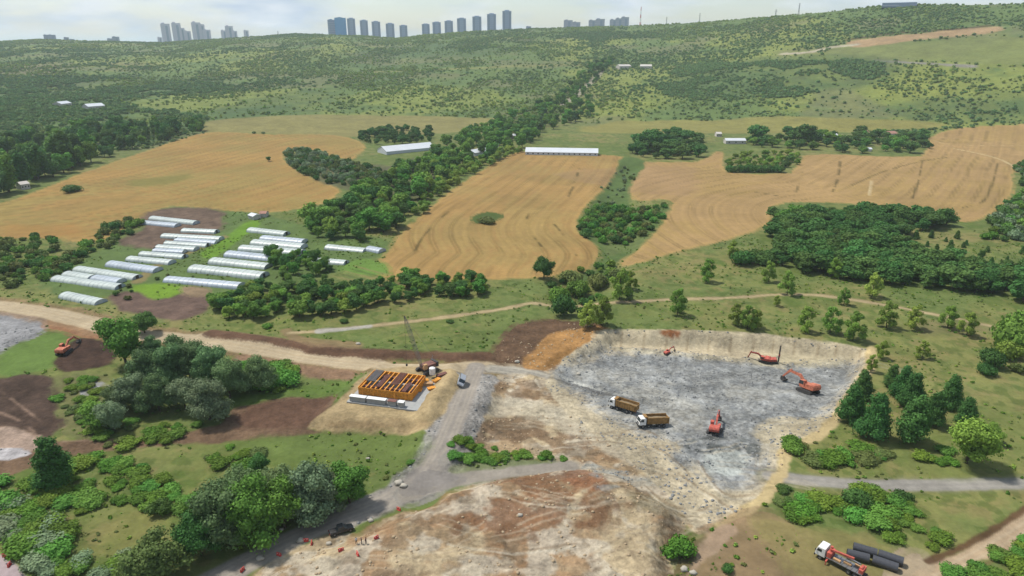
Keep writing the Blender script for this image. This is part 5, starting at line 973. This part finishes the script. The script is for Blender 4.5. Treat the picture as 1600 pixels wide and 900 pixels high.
MB().cyl(tip, (tip.x + .1, 0, 5.), .03, 5).build('hoist_rope', M['dark'], e); MB().box((tip.x + .1, 0, 4.7), (.5, .35, .7)).build('hook_block', M['dark'], e)
tag(e, 'rust brown crawler crane with thin grey lattice boom behind the orange formwork', 'crane'); e.rotation_euler.z = math.atan2(loc(LX * .1, LY * .3).y - p.y, loc(LX * .1, LY * .3).x - p.x)
# ---------------------------------------------------------------- people and the small red things by the lane
def person(px, py, label, shirt, hd, arm):
    h = 1.74; J = {'pel': (0, 0, .93), 'wai': (0, 0, 1.1), 'che': (.01, 0, 1.32), 'nec': (.02, 0, 1.50), 'hd0': (.03, 0, 1.58), 'hd1': (.035, 0, 1.72)}; E_ = [('pel', 'wai'), ('wai', 'che'), ('che', 'nec'), ('nec', 'hd0'), ('hd0', 'hd1')]; r_ = {'pel': .15, 'wai': .13, 'che': .16, 'nec': .055, 'hd0': .09, 'hd1': .085}
    for s_, n_ in ((1, 'l'), (-1, 'r')):
        J.update({n_ + 'sh': (.0, .19 * s_, 1.42), n_ + 'el': (-.03 + arm * .05, .25 * s_, 1.14), n_ + 'wr': (.06 + arm * .12, .23 * s_, .90 + arm * .14), n_ + 'ha': (.09 + arm * .15, .22 * s_, .82 + arm * .16), n_ + 'hi': (0, .10 * s_, .88), n_ + 'kn': (.03 * s_ + .02, .11 * s_, .48), n_ + 'an': (.06 * s_ - .02, .12 * s_, .08), n_ + 'to': (.06 * s_ + .14, .13 * s_, .03)})
        E_ += [('che', n_ + 'sh'), (n_ + 'sh', n_ + 'el'), (n_ + 'el', n_ + 'wr'), (n_ + 'wr', n_ + 'ha'), ('pel', n_ + 'hi'), (n_ + 'hi', n_ + 'kn'), (n_ + 'kn', n_ + 'an'), (n_ + 'an', n_ + 'to')]
        r_.update({n_ + 'sh': .075, n_ + 'el': .05, n_ + 'wr': .035, n_ + 'ha': .045, n_ + 'hi': .1, n_ + 'kn': .065, n_ + 'an': .05, n_ + 'to': .04})
    ks = list(J); me = bpy.data.meshes.new('person'); me.from_pydata([J[k] for k in ks], [(ks.index(a), ks.index(b)) for a, b in E_], []); o = bpy.data.objects.new('person', me); COL.objects.link(o)
    md = o.modifiers.new('skin', 'SKIN'); s2 = o.modifiers.new('sub', 'SUBSURF'); s2.levels = 1
    for i, k in enumerate(ks): sv_ = me.skin_vertices[0].data[i]; sv_.radius = (r_[k], r_[k]); sv_.use_root = k == 'pel'
    dg = bpy.context.evaluated_depsgraph_get(); ev = bpy.data.meshes.new_from_object(o.evaluated_get(dg)); o.modifiers.clear(); o.data = ev; ev.materials.clear()
    for q in (M['skin'], M[shirt], M['cloth'], M['hair']): ev.materials.append(q)
    for f in ev.polygons:
        c = f.center; f.use_smooth = True
        f.material_index = 3 if (c.z > 1.66 or (c.z > 1.54 and c.x < .0)) else 0 if c.z > 1.50 else 0 if (abs(c.y) > .17 and c.z < .93 + arm * .14 and c.z > .7) else 1 if c.z > .98 or abs(c.y) > .2 and c.z > .8 else 2
    p = g3(px, py); o.location = p; o.rotation_euler.z = hd; return tag(o, label, 'person', 'people standing below the black pickup')
person(557, 850, 'person in pale shirt and dark trousers, leftmost of three below the pickup', 'vest', 2.2, .6); person(565, 850, 'person in dark clothes, middle of three standing below the pickup', 'cloth', .4, 0); person(572, 850, 'person in dark red top, rightmost of three below the pickup', 'rust', 2.8, .9)
BL = [(436, 868, 'lower end of the lane verge'), (483, 822, 'willow side of the lane'), (478, 846, 'near verge left of the pickup'), (487, 850, 'near verge just left of the pickup'), (533, 861, 'earth below the pickup'), (559, 867, 'earth nearest the three people'), (588, 842, 'earth right of the three people'), (623, 797, 'verge above right of the pickup'), (379, 892, 'bottom of the lane'), (8, 870, 'paved lower left corner'), (15, 884, 'paved lower left corner edge')]
e0 = None
for i, (px, py, w_) in enumerate(BL):
    if e0 is None:
        e0 = empty('road_barrier', (0, 0, 0)); MB().prism([(-.28, 0), (.28, 0), (.14, .3), (.09, 1.0), (-.09, 1.0), (-.14, .3)], -.75, .75).build('body', M['redp'], e0, bev=.03)
        for s_ in (-.4, .4): MB().box((0, s_, .72), (.24, .3, .16)).build('white_band', M['white'], e0)
        for s_ in (-.5, .5): MB().box((0, s_, .05), (.7, .22, .1)).build('foot', M['dark'], e0)
        o = e0
    else: o = copy_tree(e0)
    o.location = g3(px, py); o.scale = (.75,) * 3; o.rotation_euler.z = 1.2 + i * 1.7 % 3; tag(o, 'red plastic barrier on the ' + w_, 'barrier', 'red barriers by the lower lane')
for i, (px, py, sc, w_) in enumerate([(486, 847, .0, ''), (514, 850, .9, 'on the earth below the pickup'), (470, 846, 1.2, 'at the lane edge left of the pickup'), (406, 874, 1.2, 'at the lower end of the lane'), (440, 828, .7, 'at the foot of the lower willows'), (579, 814, .9, 'on the grass verge above the pickup'), (624, 756, 1.6, 'at the left foot of the embankment'), (813, 806, .9, 'on the brown mound'), (575, 717, .7, 'alone in the green meadow'), (1069, 890, 1.2, 'at the bottom edge below the cutting'), (1083, 896, 1.0, 'in the bottom brown meadow'), (631, 760, 1.2, 'just right of the boulder at the embankment foot'), (904, 585, 1.1, 'beside the track into the pit'), (808, 566, 1.2, 'at the orange bank'), (560, 538, 1.2, 'on the bank above the haul road')]):
    if sc == 0: continue
    sc *= .75
    rng = np.random.default_rng(i); v, f = ICO2; v = v * (1 + (fbm(v[:, 0] * 3 + i, v[:, 1] * 3 + v[:, 2] * 2, 1, 2, i) - .5)[:, None] * .8) * [1, .8, .62] * sc
    o = bpy.data.objects.new('boulder', mesh_np('boulder', v, [f], [M['stone']])); COL.objects.link(o); o.location = g3(px, py) + Vector((0, 0, .2 * sc)); tag(o, 'pale rough boulder ' + w_, 'boulder', 'loose pale boulders')
# ---------------------------------------------------------------- plastic tunnels
TN = [(238, 342, 307, 350, 6, 'rearmost of all'), (224, 349, 278, 354, 6, 'second from the rear'), (287, 361, 339, 364, 6, 'short one in front of the rear pair'), (256, 370, 346, 375, 6, 'rearmost of the middle block'), (276, 376, 339, 380, 5, 'second row of the middle block'), (260, 381, 325, 385, 5, 'third row of the middle block'),
      (247, 387, 307, 391, 5.5, 'fourth row of the middle block'), (242, 392, 289, 395, 5, 'fifth row of the middle block'), (222, 398, 289, 403, 5.5, 'sixth row of the middle block'), (203, 406, 269, 412, 6, 'frontmost of the middle block'), (173, 414, 247, 424, 6.5, 'lone one before the middle block'),
      (122, 422, 215, 435, 6, 'rearmost of the left block'), (105, 430, 145, 435, 6, 'short left one of the split row'), (149, 435, 190, 442, 6, 'short right one of the split row'), (88, 437, 188, 450, 6, 'frontmost long one of the left block'), (102, 463, 158, 474, 6, 'lowest short one at the far left'),
      (262, 438, 377, 449, 6.5, 'lowest of the right block'), (302, 422, 413, 433, 8, 'widest, second from the front in the right block'), (333, 410, 420, 418, 7.5, 'third from the front in the right block'), (357, 399, 448, 407, 7.5, 'fourth from the front in the right block'), (378, 390, 473, 397, 7.5, 'fifth from the front in the right block'),
      (397, 381, 475, 388, 7.5, 'sixth from the front in the right block'), (411, 374, 476, 380, 7, 'seventh from the front in the right block'), (391, 361, 448, 367, 6.5, 'lone one behind the right block'), (512, 388, 571, 392, 6.5, 'right of the tree grove, longer one'), (576, 390, 597, 394, 6, 'short one nearest the middle wheat field'), (476, 407, 541, 412, 6, 'in front of the grove, low and narrow')]
for i, (ax, ay, bx, by, wd, w_) in enumerate(TN):
    a = g3(ax, ay); b = g3(bx, by); c = (a + b) / 2; l = (b - a).length; e = empty('plastic_tunnel', (c.x, c.y, min(a.z, b.z, c.z) - .05), math.atan2(b.y - a.y, b.x - a.x)); hh = wd * .33; k = 12
    arc = lambda r_, t: (math.cos(math.pi * t / k) * wd / 2 * r_, (math.sin(math.pi * t / k) ** .75) * hh * r_)
    ns = max(4, int(l / 2.4)); v = []; 
    for s_ in range(ns + 1):
        sag = 1 - .0
        for t in range(k + 1): y_, z_ = arc(1 - .012 * ((s_ * 7 + t * 3) % 3 == 0), t); v.append((-l / 2 + l * s_ / ns, y_, z_))
    f = [(s_ * (k + 1) + t, s_ * (k + 1) + t + 1, (s_ + 1) * (k + 1) + t + 1, (s_ + 1) * (k + 1) + t) for s_ in range(ns) for t in range(k)]
    MB().add(v, f).build('cover', M['film2'] if i % 3 == 1 else M['film'], e, sm=True); m = MB()
    for s_ in range(ns + 1):
        for t in range(k): p0 = arc(1.008, t); p1 = arc(1.008, t + 1); x = -l / 2 + l * s_ / ns; m.cyl((x, p0[0], p0[1]), (x, p1[0], p1[1]), .07, 4, caps=False)
    m.build('hoops', M['hoop'], e)
    for s_ in (-1, 1):
        q = [arc(.99, t) for t in range(k + 1)]; w2 = MB().add([(s_ * l / 2, y_, z_) for y_, z_ in q], [tuple(range(k + 1))]).build('end_wall', M['film2'], e)
        MB().box((s_ * (l / 2 + .03), 0, 1.0), (.06, 1.6, 2.0)).build('door', M['dark'] if (i + s_) % 3 == 0 else M['hoop'], w2)
    tag(e, 'white plastic tunnel, ' + w_, 'greenhouse', 'plastic tunnels left of the wheat fields')
# ---------------------------------------------------------------- greenhouses and houses
def shed(name, a, b, wd, hw, label, cat, wm='wall', rm='roof', group=None, win=0):
    A_ = g3(*a); B_ = g3(*b); c = (A_ + B_) / 2; l = (B_ - A_).length; e = empty(name, (c.x, c.y, min(A_.z, B_.z) - .1), math.atan2(B_.y - A_.y, B_.x - A_.x)); z1 = hw * 1.0; zr = hw + wd * .2
    w_ = MB().box((0, 0, z1 / 2), (l, wd, z1)).prism([(-l / 2, z1), (l / 2, z1), (l / 2, z1 + .01), (-l / 2, z1 + .01)], -.1, .1); w_.v += []; w_.build('wall', M[wm], e)
    for s_ in (-1, 1):
        m = MB(); v = [(-l / 2 - .3, s_ * (wd / 2 + .3), z1 - .05), (l / 2 + .3, s_ * (wd / 2 + .3), z1 - .05), (l / 2 + .3, 0, zr), (-l / 2 - .3, 0, zr)]; v += [(x, y_, z + .14) for x, y_, z in v]
        m.add(v, [(3, 2, 1, 0), (4, 5, 6, 7), (0, 1, 5, 4), (1, 2, 6, 5), (2, 3, 7, 6), (3, 0, 4, 7)]).build('roof_slope', M[rm], e)
        MB().add([(s_ * l / 2, -wd / 2, z1), (s_ * l / 2, wd / 2, z1), (s_ * l / 2, 0, zr)], [(0, 1, 2)]).build('gable', M[wm], e)
    for k in range(win): MB().box((-l / 2 + l * (k + .5) / win, -wd / 2 - .02, z1 * .55), (min(1.4, l / win * .5), .06, 1.1)).build('window', M['glass'], e)
    return tag(e, label, cat, group)
shed('greenhouse', (597, 240), (672, 232), 20, 3.0, 'long white greenhouse left of the shelter belt', 'greenhouse', 'roof', 'roof'); shed('greenhouse', (822, 240), (934, 242), 16, 3.0, 'longest white greenhouse at the far edge of the middle wheat field', 'greenhouse', 'roof', 'roof', win=14)
shed('greenhouse', (735, 243), (770, 237), 12, 3, 'small white greenhouse among the belt trees', 'greenhouse', 'roof', 'roof'); shed('greenhouse', (758, 232), (775, 230), 9, 3, 'smaller white greenhouse behind the one in the belt', 'greenhouse', 'roof', 'roof'); shed('farmhouse', (796, 216), (806, 216), 8, 3.5, 'tiny pale house in the far shelter belt', 'house', 'wall', 'roof', win=2)
for i, (a, b, wd, hw, rm, w_) in enumerate([((1132, 224), (1163, 224), 10, 3.6, 'roof', 'long farmhouse with a pale pink roof among dark trees'), ((1118, 213), (1126, 213), 8, 3.4, 'wall', 'tiny shed behind the pale pink roofed farmhouse'), ((1284, 217), (1306, 217), 12, 3.6, 'roof', 'white roofed farmhouse right of the large dark tree'), ((1336, 212), (1354, 212), 11, 4, 'tile', 'red brown roofed house, left one of two'), ((1376, 214), (1396, 213), 11, 4, 'tile', 'red brown roofed house, right one of two'),
                                    ((1345, 236), (1360, 236), 6, 2.4, 'roof', 'low pale shed at the wheat edge below the farmhouses'), ((90, 168), (106, 166), 14, 5, 'roof', 'small white farm building at the far left, left one'), ((134, 172), (160, 170), 16, 5, 'roof', 'larger white farm building at the far left, right one'), ((104, 219), (117, 218), 10, 4, 'roof', 'white roof amid the left forest, left one'), ((122, 218), (136, 217), 10, 4, 'roof', 'white roof amid the left forest, right one'),
                                    ((30, 296), (44, 294), 8, 4, 'wall', 'grey shed at the near edge of the left forest'), ((394, 340), (402, 343), 5, 2.4, 'roof', 'tiny white shed by the brown plot, left one'), ((408, 338), (418, 338), 5, 2.4, 'tile', 'tiny shed by the brown plot, right one'), ((965, 108), (983, 107), 16, 6, 'wall', 'grey house at the head of the climbing lane, left one'), ((1000, 108), (1018, 107), 16, 6, 'wall', 'grey house at the head of the climbing lane, right one')]):
    shed('farmhouse', a, b, wd, hw, w_, 'house', 'wall', rm, win=3 if hw > 3 else 0)
# ---------------------------------------------------------------- skyline
def far_at(px, py_top, dist, back=None):
    """ground point in the direction of a photograph column at a given range, and the height of its top"""
    u, f_, c = ray(px, py_top); hl = math.hypot(u, f_); x, y_ = u / hl * dist, f_ / hl * dist; return x, y_, float(lookup(GZ, x, y_)), CAM_H + c / hl * dist
def tower(px, wpx, top, label, mt='tower', dist=None, group='tower blocks on the skyline', style=0, floors=None, name='tower_block'):
    az = math.atan2(ray(px, top)[0], ray(px, top)[1]); D = dist or float(np.interp(az, *RD)) + 260; x, y_, z0, z1 = far_at(px, top, D); w_ = wpx * D / F * .98; h = max(z1 - z0, 8); e = empty(name, (x, y_, z0 - 2), -az)
    d_ = w_ * .8; fl = max(3, int(h / 3.4))
    MB().box((0, 0, h * .48), (w_ * .94, d_, h * .96)).build('wall', M[mt], e)
    if style == 0: MB().box((0, 0, h * .98 - .5), (w_ * .5, d_ * .6, h * .05 + 1)).build('roof_house', M[mt], e); [MB().box((s_ * w_ * .31, -d_ / 2 - .6, h * .47), (w_ * .17, 1.2, h * .92)).build('window_bay', M['towerd'], e) for s_ in (-1, 1)]
    elif style == 1: MB().prism([(-w_ * .47, h * .9), (w_ * .47, h * .9), (w_ * .47, h * .93), (0, h), (-w_ * .47, h * .96)], -d_ / 2 + .05, d_ / 2 - .05).build('crown', M['glassb'], e)
    else: MB().box((-w_ * .2, 0, h * .98), (w_ * .3, d_ * .6, h * .05)).build('roof_house', M[mt], e); MB().box((w_ * .12, -d_ / 2 - .5, h * .45), (w_ * .25, 1, h * .85)).build('window_bay', M['towerd'], e)
    m = MB(); step = 3.4 if h < 40 else 6.8
    for k in range(1, int(h * .94 / step)): m.box((0, 0, k * step), (w_ * .955, d_ + .9, .9))
    m.build('floor_band', M['towerp'] if mt != 'glassb' else M['glassb'], e); return tag(e, label, 'tower', group)
tower(517, 11, 29, 'dark left wing of the blue glass tower at the left end of the skyline row', 'towerd', style=1); tower(531, 17, 26, 'broad bright blue glass tower at the left end of the skyline row', 'glassb', style=1)
for i, (px, w_, t) in enumerate([(548, 12, 27), (568, 12, 30), (587, 13, 32), (609, 13, 35), (630, 12, 38), (665, 12, 36), (682, 13, 33), (701, 13, 31), (721, 14, 27), (745, 14, 24), (768, 14, 20), (792, 14, 15)]):
    tower(px, w_, t, 'grey blue tower block right of the blue tower, %s of twelve from the left' % ORD[i])
for i, (px, w_, t) in enumerate([(249, 6, 57), (257, 12, 35), (274, 12, 34), (283, 8, 42), (292, 9, 47), (305, 12, 33), (314, 8, 36), (322, 11, 45), (349, 8, 46), (357, 11, 39), (366, 7, 47), (384, 7, 46)]):
    tower(px, w_, t, 'pale pinkish tower block in the far left cluster, %s of twelve from the left' % ORD[i], 'towerp', 4300, 'pale towers at the far left', 2)
for i, (px, w_, t) in enumerate([(888, 14, 30), (901, 12, 33), (926, 12, 30), (938, 14, 28), (959, 12, 29), (968, 12, 27), (977, 12, 25)]):
    tower(px, w_, t, 'low broad housing block left of the striped mast, %s of seven from the left' % ORD[i], 'block', 3300, 'housing blocks on the central skyline', 2, name='housing_block')
for i, (px, w_, t) in enumerate([(72, 7, 53), (80, 9, 53), (103, 6, 57), (112, 6, 60), (172, 8, 59), (180, 9, 56), (826, 8, 40)]):
    tower(px, w_, t, 'small dark blue grey building on the far left ridge, %s of six from the left' % ORD[i] if i < 6 else 'lone small building on the ridge right of the tower row', 'towerd', 3500 if i < 6 else 2900, 'small buildings on the left ridge' if i < 6 else None, 2, name='ridge_building')
tower(1406, 42, 3, 'wide low dark building on the hilltop at the upper right', 'towerd', float(np.interp(R(28), *RD)) - 30, None, 2, name='hilltop_building')
x, y_, z0, z1 = far_at(1002, 10, 2700); e = empty('radio_mast', (x, y_, z0 - 1)); hm_ = z1 - z0
for k in range(6):
    m = MB(); za, zb = hm_ * k / 6, hm_ * (k + 1) / 6; ra, rb = 3.6 * (1 - k / 7), 3.6 * (1 - (k + 1) / 7)
    for a in range(4): ca, sa = math.cos(a * 1.571 + .785), math.sin(a * 1.571 + .785); cb, sb = math.cos((a + 1) * 1.571 + .785), math.sin((a + 1) * 1.571 + .785); m.cyl((ca * ra, sa * ra, za), (ca * rb, sa * rb, zb), .5, 5); m.cyl((ca * ra, sa * ra, za), (cb * rb, sb * rb, zb), .3, 4)
    m.build('mast_section', M['redp'] if k % 2 else M['white'], e)
tag(e, 'red and white striped radio mast on the central skyline', 'mast')
for i, (px, t, dist) in enumerate([(1042, 26, 2500), (1094, 20, 2500), (434, 48, 3000), (1250, 4, 2150), (1213, 14, 2250)]):
    x, y_, z0, z1 = far_at(px, t, dist); hh = z1 - z0; e = empty('pylon', (x, y_, z0 - 1)); m = MB()
    for a in range(4):
        ca, sa = math.cos(a * 1.571 + .785), math.sin(a * 1.571 + .785); m.cyl((ca * 3, sa * 3, 0), (ca * .4, sa * .4, hh), .28, 4)
        cb, sb = math.cos((a + 1) * 1.571 + .785), math.sin((a + 1) * 1.571 + .785)
        for k in range(5): t0, t1 = k / 5, (k + 1) / 5; m.cyl((ca * (3 - 2.6 * t0), sa * (3 - 2.6 * t0), hh * t0), (cb * (3 - 2.6 * t1), sb * (3 - 2.6 * t1), hh * t1), .16, 4)
    m.build('lattice', M['steel'], e); MB().box((0, 0, hh * .82), (9, .4, .4)).box((0, 0, hh * .95), (6, .4, .4)).build('crossarm', M['steel'], e); tag(e, 'thin grey lattice pylon on the skyline, ' + ['just right of the striped mast', 'second right of the striped mast', 'left of the blue tower', 'tall one on the right slope', 'left one of the right slope pair'][i], 'pylon', 'pylons on the skyline')
# ---------------------------------------------------------------- air
z_top = max(z + 1 for z in [GZ.max() + 60, CAM_H + 20]); b_ = MB().box((0, 1200, (z_top - 6) / 2), (60000, 60000, z_top + 6))
hz = b_.build('haze', bpy.data.materials.new('haze_air')); hm_ = hz.data.materials[0]; hm_.use_nodes = True; t = hm_.node_tree; t.nodes.clear(); pv = t.nodes.new('ShaderNodeVolumePrincipled'); o_ = t.nodes.new('ShaderNodeOutputMaterial')
pv.inputs['Color'].default_value = (.80, .91, 1, 1); pv.inputs['Density'].default_value = .000075; pv.inputs['Anisotropy'].default_value = .1; t.links.new(pv.outputs[0], o_.inputs['Volume']); tag(hz, 'thin pale summer haze over the whole valley', None, None, 'stuff')
